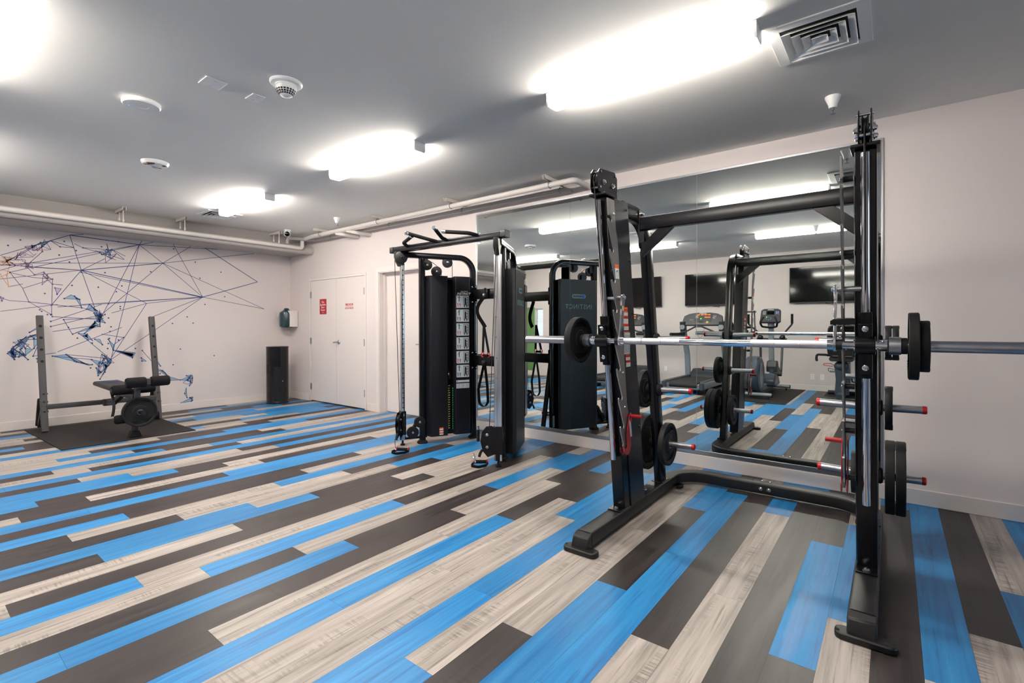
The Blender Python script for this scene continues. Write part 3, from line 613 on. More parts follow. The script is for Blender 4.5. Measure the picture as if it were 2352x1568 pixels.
# ------------------------------------------------------------------ mural: a printed web of lines, dots and triangles on the far wall (x, z in 2 mm steps)
MUR_L="786,1284,1080,1343,0,34;786,1284,1176,1268,0,52;1176,1268,1216,1339,0,34;1176,1268,1374,1338,0,34;1374,1338,1598,898,0,34;1176,1268,2110,1322,0,34;1324,1146,2110,1322,0,34;1176,1268,1324,1146,0,34;1324,1146,1561,1335,0,34;1552,1338,2033,1051,0,52;2033,1051,1598,898,0,52;1324,1146,2090,814,0,34;1598,898,2090,814,0,34;1324,1146,1598,898,0,34;845,1050,1598,898,0,52;845,1036,1598,894,0,34;845,1050,1219,834,0,34;1219,834,1598,898,0,34;845,1050,1324,1146,0,52;570,1073,1324,1146,0,34;1176,1268,954,734,0,34;1176,1268,1004,424,0,34;1324,1146,954,746,0,34;1219,834,990,407,0,34;1598,898,1244,728,0,34;1598,898,1249,616,0,34;1598,898,722,793,0,34;786,1284,845,1050,0,34;845,1050,916,792,0,34;845,1050,688,798,0,34;845,1050,454,960,1,34;786,1284,691,1232,0,34;1176,1268,608,1049,0,34;1176,1268,593,1075,0,34;845,1050,600,1048,0,34;845,1050,974,1143,0,34;455,1051,845,1050,1,34;454,758,722,810,1,34;1598,898,844,814,0,34;1219,834,1010,758,0,34;1004,424,1249,616,0,34;720,492,1069,655,0,34;1004,424,842,604,0,34;456,1109,786,1284,0,34;954,746,852,790,0,34;852,790,584,822,0,34;584,822,556,908,1,34;556,908,698,978,1,34;556,908,500,1004,1,34;500,1004,454,971,2,34;698,978,692,741,1,34;692,741,584,822,1,34;584,822,495,827,1,34;495,827,454,844,1,34;752,708,954,722,0,34;752,708,798,604,0,34;799,745,954,818,0,34;696,728,954,710,0,34;696,628,944,674,0,34;688,696,799,745,0,34;688,662,954,746,0,34;638,579,543,576,0,34;543,576,590,520,0,34;638,579,602,469,0,34;602,469,712,486,0,34;763,472,886,390,0,34;695,464,905,430,0,34;763,472,990,432,0,34;952,608,1078,581,0,34;1019,490,1148,466,0,34;990,570,1019,490,0,34;1078,581,1019,528,0,34;1190,481,1258,384,0,34;500,1007,600,1048,1,34;484,984,500,1060,2,34;600,982,698,978,1,34;600,982,500,1004,1,34;546,1120,642,1214,1,34;642,1214,691,1232,0,34;691,1232,810,1201,0,34;642,1214,650,1156,1,34;650,1156,593,1080,1,34;578,1161,642,1214,0,34;691,1232,737,1198,0,34;737,1198,810,1201,0,34;810,1228,855,1206,0,34;855,1206,946,1182,0,34;946,1182,965,1172,0,34;965,1172,1013,1214,0,34;1013,1214,1086,1149,0,34;1013,1214,1092,1174,0,34;965,1172,1037,1140,0,34;918,1196,1082,1148,0,34;855,1206,1013,1210,0,34;593,1080,577,1046,1,34;577,1046,612,1000,1,34;612,1000,653,1020,1,34;653,1020,698,972,1,34;698,944,750,942,0,34;698,944,652,998,1,34;455,1024,500,1007,2,34;455,992,493,915,2,34;493,915,557,936,1,34;493,915,484,984,2,34;455,1062,546,1120,2,34;455,1046,593,1075,1,34;470,1058,578,1161,1,34;456,1072,530,1064,2,34;455,1014,570,1073,1,34;756,851,791,878,0,28;791,878,835,848,0,28;835,848,756,851,0,28;808,870,835,848,0,28;835,848,846,790,0,28;846,790,808,870,0,28;710,920,742,916,0,28;742,916,720,878,0,28;720,878,710,920,0,28;887,815,935,769,0,28;935,769,872,782,0,28;872,782,887,815,0,28;898,804,954,746,0,28;954,746,926,757,0,28;926,757,898,804,0,28;912,756,954,740,0,28;954,740,930,698,0,28;930,698,912,756,0,28;930,745,954,758,0,28;954,758,944,662,0,28;944,662,930,745,0,28;798,610,916,674,0,28;916,674,934,662,0,28;934,662,798,610,0,28;860,614,934,674,0,28;934,674,916,697,0,28;916,697,860,614,0,28;916,697,954,722,0,28;954,722,972,688,0,28;972,688,916,697,0,28;830,613,874,608,0,28;874,608,878,568,0,28;878,568,830,613,0,28;874,608,906,560,0,28;906,560,856,597,0,28;856,597,874,608,0,28;915,572,943,572,0,28;943,572,957,532,0,28;957,532,915,572,0,28;990,570,1021,527,0,28;1021,527,1017,494,0,28;1017,494,990,570,0,28;1019,490,1148,466,0,28;1148,466,1130,430,0,28;1130,430,1019,490,0,28;1038,484,1138,461,0,28;1138,461,1128,436,0,28;1128,436,1038,484,0,28;1184,427,1216,400,0,28;1216,400,1188,402,0,28;1188,402,1184,427,0,28;1258,410,1291,389,0,28;1291,389,1305,358,0,28;1305,358,1258,410,0,28;1260,350,1318,322,0,28;1318,322,1351,277,0,28;1351,277,1260,350,0,28;1318,322,1334,308,0,28;1334,308,1354,278,0,28;1354,278,1318,322,0,28;1351,277,1436,240,0,28;1436,240,1351,242,0,28;1351,242,1351,277,0,28;1436,240,1501,262,0,28;1501,262,1489,229,0,28;1489,229,1436,240,0,28;1483,236,1513,274,0,28;1513,274,1507,214,0,28;1507,214,1483,236,0,28;1500,93,1524,97,0,28;1524,97,1520,68,0,28;1520,68,1500,93,0,28;1439,58,1518,94,0,28;1518,94,1512,62,0,28;1512,62,1439,58,0,28;1465,130,1477,176,0,28;1477,176,1482,95,0,28;1482,95,1465,130,0,28;486,491,512,533,0,28;512,533,516,452,0,28;516,452,486,491,0,28;504,517,542,500,0,28;542,500,512,468,0,28;512,468,504,517,0,28;512,533,574,602,0,28;574,602,536,554,0,28;536,554,512,533,0,28;528,544,586,596,0,28;586,596,550,521,0,28;550,521,528,544,0,28;543,576,590,602,0,28;590,602,638,612,0,28;638,612,543,576,0,28;590,602,642,624,0,28;642,624,606,585,0,28;606,585,590,602,0,28;586,624,647,679,0,28;647,679,642,656,0,28;642,656,586,624,0,28;512,522,550,488,0,28;550,488,578,448,0,28;578,448,512,522,0,28;543,516,566,476,0,28;566,476,535,467,0,28;535,467,543,516,0,28;566,520,602,514,0,28;602,514,566,476,0,28;566,476,566,520,0,28;606,580,642,584,0,28;642,584,606,519,0,28;606,519,606,580,0,28;695,464,763,472,0,28;763,472,824,417,0,28;824,417,695,464,0,28;763,472,886,390,0,28;886,390,806,424,0,28;806,424,763,472,0,28;815,418,886,390,0,28;886,390,900,395,0,28;900,395,815,418,0,28;896,430,942,416,0,28;942,416,936,380,0,28;936,380,896,430,0,28;938,404,980,444,0,28;980,444,952,398,0,28;952,398,938,404,0,28;956,403,984,384,0,28;984,384,970,336,0,28;970,336,956,403,0,28;976,444,1009,418,0,28;1009,418,990,383,0,28;990,383,976,444,0,28;922,370,951,338,0,28;951,338,932,315,0,28;932,315,922,370,0,28;942,290,984,384,0,28;984,384,960,325,0,28;960,325,942,290,0,28;961,403,975,360,0,28;975,360,990,414,0,28;990,414,961,403,0,28;951,338,1008,406,0,28;1008,406,975,360,0,28;975,360,951,338,0,28;454,849,472,844,1,28;472,844,462,824,1,28;462,824,454,849,1,28;570,1073,608,1038,1,28;608,1038,573,1052,1,28;573,1052,570,1073,1,28;586,1168,642,1214,0,28;642,1214,610,1182,0,28;610,1182,586,1168,1,28;630,1201,691,1232,0,28;691,1232,658,1204,0,28;658,1204,630,1201,0,28;956,1171,994,1194,0,28;994,1194,980,1174,0,28;980,1174,956,1171,0,28;984,1210,1013,1210,0,28;1013,1210,1004,1176,0,28;1004,1176,984,1210,0,28;493,501,508,522,0,28;508,522,506,474,0,28;506,474,493,501,0,28;620,452,646,444,0,28;646,444,623,430,0,28;623,430,620,452,0,28;1478,270,1513,274,0,28;1513,274,1501,248,0,28;1501,248,1478,270,0,28;1507,228,1519,206,0,28;1519,206,1500,188,0,28;1500,188,1507,228,0,28;462,1063,511,1091,2,28;511,1091,459,1074,2,28;459,1074,500,1048,2,28;500,1048,462,1106,2,28;462,1106,504,1065,2,28;504,1065,524,1054,1,28;524,1054,486,1082,2,28;486,1082,548,1089,1,28;548,1089,472,1103,1,28;472,1103,491,1072,2,28;491,1072,481,1076,2,28;481,1076,495,1058,2,28;495,1058,514,1072,2,28;462,1063,500,1048,2,28;500,1048,524,1054,1,28;524,1054,472,1103,2,28;472,1103,495,1058,2,28;490,1084,498,1108,2,28;498,1108,497,1103,2,28;497,1103,513,1100,2,28;513,1100,608,1116,1,28;608,1116,550,1144,1,28;550,1144,524,1089,1,28;524,1089,528,1097,1,28;528,1097,534,1134,1,28;534,1134,544,1130,1,28;544,1130,574,1125,1,28;574,1125,546,1108,1,28;490,1084,513,1100,2,28;513,1100,524,1089,1,28;524,1089,544,1130,1,28;620,1190,622,1176,0,28;622,1176,628,1154,1,28;628,1154,598,1193,1,28;598,1193,615,1157,1,28;615,1157,640,1186,1,28;640,1186,609,1155,1,28;609,1155,602,1163,1,28;602,1163,598,1188,1,28;598,1188,566,1178,0,28;566,1178,610,1124,1,28;610,1124,620,1140,1,28;620,1190,598,1193,0,28;598,1193,609,1155,1,28;609,1155,566,1178,1,28;658,1194,646,1191,0,28;646,1191,678,1220,0,28;678,1220,628,1162,0,28;628,1162,646,1187,1,28;646,1187,660,1236,0,28;660,1236,692,1174,0,28;692,1174,645,1192,1,28;658,1194,628,1162,1,28;628,1162,692,1174,1,28;946,750,942,726,0,28;942,726,965,720,0,28;965,720,945,708,0,28;945,708,930,718,0,28;930,718,965,739,0,28;965,739,911,750,0,28;911,750,948,723,0,28;948,723,974,753,0,28;974,753,944,721,0,28;944,721,942,778,0,28;942,778,959,689,0,28;946,750,945,708,0,28;945,708,911,750,0,28;911,750,944,721,0,28;528,505,505,486,0,28;505,486,550,478,0,28;550,478,514,463,0,28;514,463,510,458,0,28;510,458,501,498,0,28;501,498,523,465,0,28;523,465,522,484,0,28;522,484,484,503,0,28;484,503,502,500,0,28;502,500,521,496,0,28;521,496,524,488,0,28;524,488,507,488,0,28;507,488,518,475,0,28;528,505,514,463,0,28;514,463,523,465,0,28;523,465,502,500,0,28;502,500,507,488,0,28;959,414,938,372,0,28;938,372,1005,410,0,28;1005,410,960,439,0,28;960,439,974,403,0,28;974,403,1023,399,0,28;1023,399,952,468,0,28;952,468,1004,402,0,28;1004,402,932,406,0,28;932,406,932,328,0,28;932,328,997,393,0,28;997,393,966,460,0,28;966,460,968,446,0,28;968,446,985,459,0,28;959,414,960,439,0,28;960,439,952,468,0,28;952,468,932,328,0,28;932,328,968,446,0,28;514,512,574,573,0,28;574,573,500,522,0,28;500,522,555,568,0,28;555,568,520,562,0,28;520,562,508,562,0,28;508,562,564,524,0,28;564,524,584,544,0,28;584,544,532,569,0,28;532,569,532,578,0,28;514,512,555,568,0,28;555,568,564,524,0,28;564,524,532,578,0,28;546,1052,602,1054,1,28;602,1054,601,1066,1,28;601,1066,564,1065,1,28;564,1065,570,1090,1,28;570,1090,548,1094,1,28;548,1094,577,1065,1,28;577,1065,568,1039,1,28;568,1039,580,1057,1,28;580,1057,599,1086,1,28;546,1052,564,1065,1,28;564,1065,577,1065,1,28;577,1065,599,1086,1,28;1454,216,1484,201,0,28;1484,201,1509,206,0,28;1509,206,1520,272,0,28;1520,272,1518,241,0,28;1518,241,1483,239,0,28;1483,239,1519,207,0,28;1519,207,1526,262,0,28;1454,216,1520,272,0,28;1520,272,1519,207,0,28;984,1254,1000,1156,0,28;1000,1156,978,1166,0,28;978,1166,1011,1143,0,28;1011,1143,976,1202,0,28;976,1202,978,1114,0,28;978,1114,1040,1185,0,28;1040,1185,1011,1174,0,28;984,1254,1011,1143,0,28;1011,1143,1040,1185,0,28;671,994,656,1026,1,28;656,1026,646,934,1,28;646,934,680,986,1,28;680,986,659,984,1,28;659,984,675,1008,1,28;675,1008,670,980,1,28;670,980,644,1010,1,28;671,994,680,986,1,28;680,986,670,980,1,28"
MUR_T="756,851,791,878,835,848,0;808,870,835,848,846,790,0;710,920,742,916,720,878,1;887,815,935,769,872,782,0;898,804,954,746,926,757,0;912,756,954,740,930,698,0;930,745,954,758,944,662,0;798,610,916,674,934,662,0;860,614,934,674,916,697,0;916,697,954,722,972,688,0;830,613,874,608,878,568,0;874,608,906,560,856,597,0;915,572,943,572,957,532,0;990,570,1021,527,1017,494,0;1019,490,1148,466,1130,430,0;1038,484,1138,461,1128,436,0;1184,427,1216,400,1188,402,0;1258,410,1291,389,1305,358,0;1260,350,1318,322,1351,277,0;1318,322,1334,308,1354,278,0;1351,277,1436,240,1351,242,0;1436,240,1501,262,1489,229,0;1483,236,1513,274,1507,214,0;1500,93,1524,97,1520,68,0;1439,58,1518,94,1512,62,0;1465,130,1477,176,1482,95,0;486,491,512,533,516,452,0;504,517,542,500,512,468,0;512,533,574,602,536,554,0;528,544,586,596,550,521,0;543,576,590,602,638,612,0;590,602,642,624,606,585,0;586,624,647,679,642,656,0;512,522,550,488,578,448,0;543,516,566,476,535,467,0;566,520,602,514,566,476,0;606,580,642,584,606,519,0;695,464,763,472,824,417,0;763,472,886,390,806,424,0;815,418,886,390,900,395,0;896,430,942,416,936,380,0;938,404,980,444,952,398,0;956,403,984,384,970,336,0;976,444,1009,418,990,383,0;922,370,951,338,932,315,0;942,290,984,384,960,325,0;961,403,975,360,990,414,0;951,338,1008,406,975,360,0;454,849,472,844,462,824,1;570,1073,608,1038,573,1052,1;586,1168,642,1214,610,1182,1;630,1201,691,1232,658,1204,0;956,1171,994,1194,980,1174,0;984,1210,1013,1210,1004,1176,0;493,501,508,522,506,474,0;620,452,646,444,623,430,0;1478,270,1513,274,1501,248,0;1507,228,1519,206,1500,188,0"
MUR_D="507,1300,0;547,1218,0;491,1176,0;819,1182,0;956,1225,0;1396,1264,0;1546,1176,0;1736,1112,0;1578,1050,0;1764,909,0;1614,839,0;1486,736,0;1528,687,0;1385,684,0;974,1044,0;1246,1074,0;936,938,0;1038,912,0;1060,806,0;1438,483,0;1681,419,0;1388,362,0;992,822,0;972,746,0;1000,625,0;1006,659,0;992,722,0;1078,581,0;822,582,0;776,656,0;796,942,0;660,880,1;784,1100,0;732,1142,0;901,546,0;986,504,0;891,372,0;1148,498,0;1302,300,0;1519,246,0;1052,1274,0;758,1237,0;688,741,1;635,772,1;644,762,1;672,741,1;696,728,1;996,576,0;1048,563,0;990,540,0;1060,790,0;1120,997,0;1070,956,0;756,851,0;835,848,0;808,870,0;846,790,0;710,920,1;720,878,0;887,815,0;872,782,0;898,804,0;926,757,0;912,756,0;930,698,0;930,745,0;944,662,0;798,610,0;934,662,0;860,614,0;916,697,0;916,697,0;972,688,0;830,613,0;878,568,0;874,608,0;856,597,0;915,572,0;957,532,0;990,570,0;1017,494,0;1019,490,0;1130,430,0;1038,484,0;1128,436,0;1184,427,0;1188,402,0;1258,410,0;1305,358,0;1260,350,0;1351,277,0;1318,322,0;1354,278,0;1351,277,0;1351,242,0;1436,240,0;1489,229,0;1483,236,0;1507,214,0;1500,93,0;1520,68,0;1439,58,0;1512,62,0;1465,130,0;1482,95,0;486,491,0;516,452,0;504,517,0;512,468,0;512,533,0;536,554,0;528,544,0;550,521,0;543,576,0;638,612,0;590,602,0;606,585,0;586,624,0;642,656,0;512,522,0;578,448,0;543,516,0;535,467,0;566,520,0;566,476,0;606,580,0;606,519,0;695,464,0;824,417,0;763,472,0;806,424,0;815,418,0;900,395,0;896,430,0;936,380,0;938,404,0;952,398,0;956,403,0;970,336,0;976,444,0;990,383,0;922,370,0;932,315,0;942,290,0;960,325,0;961,403,0;990,414,0;951,338,0;975,360,0;454,849,1;462,824,1;570,1073,1;573,1052,1;586,1168,1;610,1182,0;630,1201,0;658,1204,0;956,1171,0;980,1174,0;984,1210,0;1004,1176,0;493,501,0;506,474,0;620,452,0;623,430,0;1478,270,0;1501,248,0;1507,228,0;1500,188,0;1176,1268,0;1324,1146,0;1176,1268,0;1324,1146,0;1552,1338,0;1324,1146,0;1598,898,0;1324,1146,0;845,1036,0;845,1050,0;1176,1268,0;1598,898,0;1598,898,0;845,1050,0;845,1050,0;1176,1268,0;845,1050,0;1004,424,0;954,746,0;584,822,1;500,1004,2;698,978,1;692,741,1;584,822,1;752,708,0;752,708,0;696,728,1;688,696,0;688,662,0;543,576,0;638,579,0;602,469,0;1019,490,0;1078,581,0;1190,481,0;500,1007,2;484,984,2;546,1120,1;691,1232,0;642,1214,0;650,1156,1;737,1198,0;946,1182,0;965,1172,0;1013,1214,0;1013,1214,0;965,1172,0;855,1206,0;577,1046,1;612,1000,1;698,944,1;698,944,1;455,992,2;493,915,2;493,915,2;470,1058,2;456,1072,2;455,1014,2"
mur_line = [mat('mural_navy', (46, 72, 128), 0.6, noise=0.02), mat('mural_plum', (118, 92, 138), 0.6, noise=0.02), mat('mural_peach', (222, 168, 140), 0.6, noise=0.02)]
mur_fill = [mat('mural_pale_blue', (150, 182, 206), 0.6, noise=0.02), mat('mural_lilac', (196, 180, 204), 0.6, noise=0.02), mat('mural_cream', (238, 206, 176), 0.6, noise=0.02)]
def build_mural():
    gl = gf = gd = G(); Y = YN
    def clipz(a, b):
        if a[1] > 2.598 and b[1] > 2.598: return None
        if a[1] > b[1]: a, b = b, a
        if b[1] > 2.598: k = (2.598-a[1])/(b[1]-a[1]); b = (a[0]+(b[0]-a[0])*k, 2.598)
        return a, b
    for s in MUR_L.split(';'):
        x0, z0, x1, z1, c, w = [int(q) for q in s.split(',')]
        ab = clipz((x0/500, z0/500), (x1/500, z1/500))
        if ab is None: continue
        a, b = [Vector((p[0], p[1])) for p in ab]; d = b-a
        if d.length < 1e-4: continue
        n = Vector((-d.y, d.x)).normalized()*(w*1e-4)
        P = [(a.x+n.x, Y-0.0016, a.y+n.y), (a.x-n.x, Y-0.0016, a.y-n.y), (b.x-n.x, Y-0.0016, b.y-n.y), (b.x+n.x, Y-0.0016, b.y+n.y)]
        gl.add(P, [(0, 1, 2, 3)], c)
    for s in MUR_T.split(';'):
        q = [int(v) for v in s.split(',')]
        gf.add([(q[i]/500, Y-0.0010, q[i+1]/500) for i in (0, 2, 4)], [(0, 1, 2)], 3+q[6])
    for s in MUR_D.split(';'):
        x, z, c = [int(v) for v in s.split(',')]
        if z/500 < 2.58: gd.prism(circ(0.0105, 8), (x/500, Y-0.0022, z/500), (1, 0, 0), (0, 0, 1), (0, 0.0004, 0), c)
    o = gl.build('wall_mural', mur_line+mur_fill)
    tag(o, 'printed wall mural of thin navy and plum lines joining dots and pale triangles', 'mural')
build_mural()

# ------------------------------------------------------------------ weight plates
def plate_mesh(name, R, th, slots=2, hub=0.026, parent=None, axis='y', rot=0.0, loc=(0, 0, 0)):
    """grip plate lying in the xz plane (axis y), centred on the origin; returns G"""
    n = 72; rows = [(hub, th*0.5), (hub+0.012, th*0.5), (R*0.42, th*0.46), (R*0.46, th*0.34), (R*0.54, th*0.33), (R*0.80, th*0.33), (R*0.86, th*0.38), (R*0.90, th*0.5), (R*0.985, th*0.5), (R, th*0.42)]
    i0, i1 = 4, 5
    HALF = 50.0
    def slotd(k):
        a = (360.0*k/n-math.degrees(rot)) % 360
        return min(abs((a-(360.0*s/slots+90)+180) % 360-180) for s in range(slots))
    def inslot(k): return slotd(k) < HALF
    g = G(); vs = []; fs = []
    for side in (-1, 1):
        for r, h in rows:
            for k in range(n):
                a = 2*PI*k/n
                if r == rows[i0][0] and slotd(k) <= HALF+3: vs.append((R*(0.79-0.24*math.cos(PI/2*min(1, slotd(k)/HALF)))*math.cos(a), side*h, R*(0.79-0.24*math.cos(PI/2*min(1, slotd(k)/HALF)))*math.sin(a))); continue
                vs.append((r*math.cos(a), side*h, r*math.sin(a)))
    m = len(rows)*n
    def idx(side, j, k): return side*m+j*n+(k % n)
    for j in range(len(rows)-1):
        for k in range(n):
            hole = (j == i0 and inslot(k+0.5))
            if hole: continue
            for side in (0, 1): fs.append((idx(side, j, k), idx(side, j, k+1), idx(side, j+1, k+1), idx(side, j+1, k)))
    for k in range(n):
        fs.append((idx(0, 0, k), idx(0, 0, k+1), idx(1, 0, k+1), idx(1, 0, k)))
        fs.append((idx(0, len(rows)-1, k), idx(0, len(rows)-1, k+1), idx(1, len(rows)-1, k+1), idx(1, len(rows)-1, k)))
        if inslot(k+0.5):
            for j in (i0, i1): fs.append((idx(0, j, k), idx(0, j, k+1), idx(1, j, k+1), idx(1, j, k)))
            if not inslot(k-0.5): fs.append((idx(0, i0, k), idx(0, i1, k), idx(1, i1, k), idx(1, i0, k)))
            if not inslot(k+1.5): fs.append((idx(0, i0, k+1), idx(0, i1, k+1), idx(1, i1, k+1), idx(1, i0, k+1)))
    g.add(vs, fs)
    g.lathe([(R*0.40, -th*0.08), (R*0.84, -th*0.08), (R*0.84, th*0.08), (R*0.40, th*0.08), (R*0.40, -th*0.08)], (0, 0, 0), (0, 1, 0), 48, caps=False)
    return g
PROTO = {}
def weight_plate(R, th, c, label, group, rot=0.0, tilt=0.0, name='weight_plate'):
    key = (R, th, round(rot, 2))
    if key not in PROTO:
        t = thing(name, label, 'weight plate', c, group)
        g = plate_mesh('', R, th, 2, rot=rot); g.v = [v+Vector(c) for v in g.v]; g.build('plate_body', black_rub, t, bevel=0.0015)
        h = G(); cc = Vector(c); h.sweep([cc+Vector((0, -th*0.51, 0)), cc+Vector((0, th*0.51, 0))], circ(0.031, 28), caps=False); h.sweep([cc+Vector((0, -th*0.51, 0)), cc+Vector((0, th*0.51, 0))], circ(0.0258, 28), caps=False)
        n = 28; b = len(h.v)
        for y in (0, 1): pass
        h.f += [(i+y*n, (i+1) % n+y*n, (i+1) % n+y*n+2*n, i+y*n+2*n) for y in (0, 1) for i in range(n)]; h.m += [0]*(2*n)
        h.build('hub_ring', steel, t)
        gr = G()
        for s in range(2):
            for k in range(-4, 5):
                a = math.radians(180*s+90+k*6.0)+rot
                for sd in (-1, 1):
                    p = cc+Vector((R*0.945*math.cos(a), sd*th*0.5, R*0.945*math.sin(a)))
                    gr.obox(p, R*0.07, 0.003, R*0.028, Matrix.Rotation(-a, 3, 'Y'))
        gr.build('grip_ribs', black_rub, t)
        PROTO[key] = t; return t
    t = dup(PROTO[key]); t.location = c; t['label'] = label; t['group'] = group
    return t

# ------------------------------------------------------------------ smith machine (bar on inclined guide rods)
SM = thing('smith_machine', 'black smith machine rack with chrome bar on guide rods before the mirror', 'weight machine', (3.3, 0.77, 0))
YL, YR = 1.44, 0.10
LEAN = 0.1288
def xf(z): return 3.01-LEAN*(z-0.1)      # front face of the uprights
lean_up = Vector((-LEAN, 0, 1)).normalized(); lean_fw = Vector((-1, 0, -LEAN)).normalized()   # along, and out of the front face
g = G()
path = fillet([(2.545, YL, 0.062), (4.19, YL, 0.062), (4.19, YR, 0.062), (2.545, YR, 0.062)], 0.24, 10)
g.sweep(path, rrect(0.105, 0.082, 0.014, 3), up=(0, 0, 1)); g.build('base_frame', satin_black, SM)
for yc in (YL, YR):
    s = 1 if yc == YL else -1; inn = -s       # inner direction in y
    # sloping toe of the beam and its floor pad
    g = G(); g.prism([(2.545, 0.021), (2.545, 0.103), (2.50, 0.085), (2.475, 0.03), (2.475, 0.021)], (0, yc-0.0525, 0), (1, 0, 0), (0, 0, 1), (0, 0.105, 0)); g.build('beam_toe', satin_black, SM, bevel=0.012)
    g = G(); g.prism(rrect(0.075, 0.215, 0.03, 5), (2.483+(0.012 if s < 0 else 0), yc-0.012, 0.0), (1, 0, 0), (0, 1, 0), (0, 0, 0.03)); pad = g.build('floor_pad', black_pl, SM, bevel=0.006)
    g = G()
    for dy in (-0.085, 0.085): g.cyl((2.483, yc+dy, 0.024), (2.483, yc+dy, 0.0315), 0.008, 12)
    g.build('pad_hole', dark_void, pad)
    g = G(); g.prism(circ(0.05, 18), (3.98, yc+inn*0.07, 0), (1, 0, 0), (0, 0.55, 0), (0, 0, 0.022)); g.prism(rrect(0.06, 0.05), (3.98, yc+inn*0.045, 0.01), (1, 0, 0), (0, 1, 0), (0, 0, 0.012)); g.build('rear_pad', black_rub, SM, bevel=0.004)
    # upright: front tube + deep side panel
    g = G(); g.prism([(0, 0.1), (0.085, 0.1), (0.085-LEAN*2.02, 2.12), (-LEAN*2.02, 2.12)], (3.01, yc-0.042, 0), (1, 0, 0), (0, 0, 1), (0, 0.084, 0))
    up_ = g.build('upright', black_pw, SM, bevel=0.006)
    g = G(); g.prism([(0.088, 0.1), (0.315, 0.1), (0.293-LEAN*2.035, 2.135), (0.088-LEAN*2.02, 2.12)], (3.01, yc+inn*0.049-(0.0 if inn < 0 else 0.09), 0), (1, 0, 0), (0, 0, 1), (0, 0.09, 0))
    g.build('side_panel', black_pan, SM, bevel=0.003)
    g = G()
    for z in (0.16, 0.62, 1.05, 1.40, 1.75, 2.08):
        for dx in (0.285,): g.bolt((xf(z)+dx-0.02*(z/2), yc+inn*0.049, z), (0, inn, 0), 0.008, 0.006)
    g.build('panel_screws', black_pl, SM)
    # foot bracket with bolt
    g = G(); g.box(2.935, 3.02, yc-0.045, yc+0.045, 0.103, 0.112); br = g.build('foot_bracket', black_pw, SM, bevel=0.002)
    G().bolt((2.968, yc, 0.112), (0, 0, 1), 0.013, 0.012).build('bolt', chrome, br)
    G().bolt((3.45, yc, 0.104), (0, 0, 1), 0.013, 0.012).build('beam_bolt', chrome, SM)
    g = G(); g.box(3.33, 3.66, yc-0.045, yc+0.045, 0.102, 0.110); g.build('beam_plate', black_pw, SM, bevel=0.002)
    # cap plate and pulley block
    ct = Vector((xf(2.13), yc, 2.125))
    g = G(); g.obox(ct+Vector((0.03, 0, 0.004)), 0.155, 0.112, 0.016, Matrix.Rotation(-0.02, 3, 'Y')); g.build('top_cap', black_pw, SM, bevel=0.004)
    prof = [(-0.085, 0.0), (-0.10, 0.03), (-0.10, 0.115), (-0.07, 0.145), (0.13, 0.165), (0.165, 0.13), (0.165, 0.0)]
    pb = None
    for dy in (-0.026, 0.020):
        g = G(); g.prism(prof, (xf(2.13)+0.02, yc+dy, 2.137), (1, 0, 0), (0, 0, 1), (0, 0.006, 0)); q = g.build('pulley_plate', black_pw, SM, bevel=0.002); pb = pb or q
    for dx in (-0.03, 0.09):
        g = G(); g.lathe([(0.0, -0.013), (0.062, -0.013), (0.062, -0.009), (0.05, -0.005), (0.05, 0.005), (0.062, 0.009), (0.062, 0.013), (0.0, 0.013)], (xf(2.13)+0.02+dx, yc, 2.205), (0, 1, 0), 28); g.build('pulley', black_pl, SM)
        g = G(); g.cyl((xf(2.13)+0.02+dx, yc-0.04, 2.205), (xf(2.13)+0.02+dx, yc+0.04, 2.205), 0.008, 12); g.bolt((xf(2.13)+0.02+dx, yc-0.028, 2.205), (0, -1, 0), 0.013, 0.014); g.bolt((xf(2.13)+0.02+dx, yc+0.028, 2.205), (0, 1, 0), 0.013, 0.014); g.build('pulley_bolt', chrome, SM)
    for dx, dz in ((-0.065, 0.125), (0.13, 0.14), (0.145, 0.03), (-0.075, 0.03)):
        g = G(); p = Vector((xf(2.13)+0.02+dx, yc, 2.137+dz)); g.cyl(p+Vector((0, -0.034, 0)), p+Vector((0, 0.034, 0)), 0.007, 10); g.build('spacer_bolt', chrome, SM)
    # guide rod in front of the upright
    g = G(); a = Vector((xf(2.10), yc, 2.10))+lean_fw*0.034; b = Vector((xf(0.45), yc, 0.45))+lean_fw*0.034
    g.cyl(a, b, 0.0175, 28); g.build('guide_rod', chrome, SM)
    g = G(); g.cyl((xf(2.2)+0.02-0.09, yc, 2.2), (xf(1.36)-0.045, yc, 1.36), 0.004, 8); g.build('lift_cable', black_pl, SM)
    # saw-tooth rack plate on the inner side
    yp = yc+inn*0.088
    pts = []
    zt, zb = 2.085, 0.52
    teeth = [1.97-0.183*k for k in range(8)]
    front = [(-0.085, zt), (-0.085, zt-0.10)]
    for z in teeth:
        front += [(-0.048, z+0.018), (-0.040, z-0.004), (-0.046, z-0.022), (-0.066, z-0.024), (-0.078, z-0.016), (-0.090, z-0.004), (-0.095, z-0.012), (-0.092, z-0.04), (-0.064, z-0.12)]
    front += [(-0.07, zb+0.03), (-0.06, zb)]
    rear = [(0.03, zb), (0.045, zb+0.02), (0.045, zb+0.18), (0.018, zb+0.30), (0.018, zt-0.28), (0.018, zt-0.24), (0.0, zt-0.17), (0.0, zt)]
    poly = [(xf(z)+dx, z) for dx, z in front]+[(xf(z)+dx, z) for dx, z in rear]
    g = G(); g.prism(poly, (0, yp-0.004, 0), (1, 0, 0), (0, 0, 1), (0, 0.008, 0)); rp = g.build('rack_plate', zinc, SM)
    g = G()
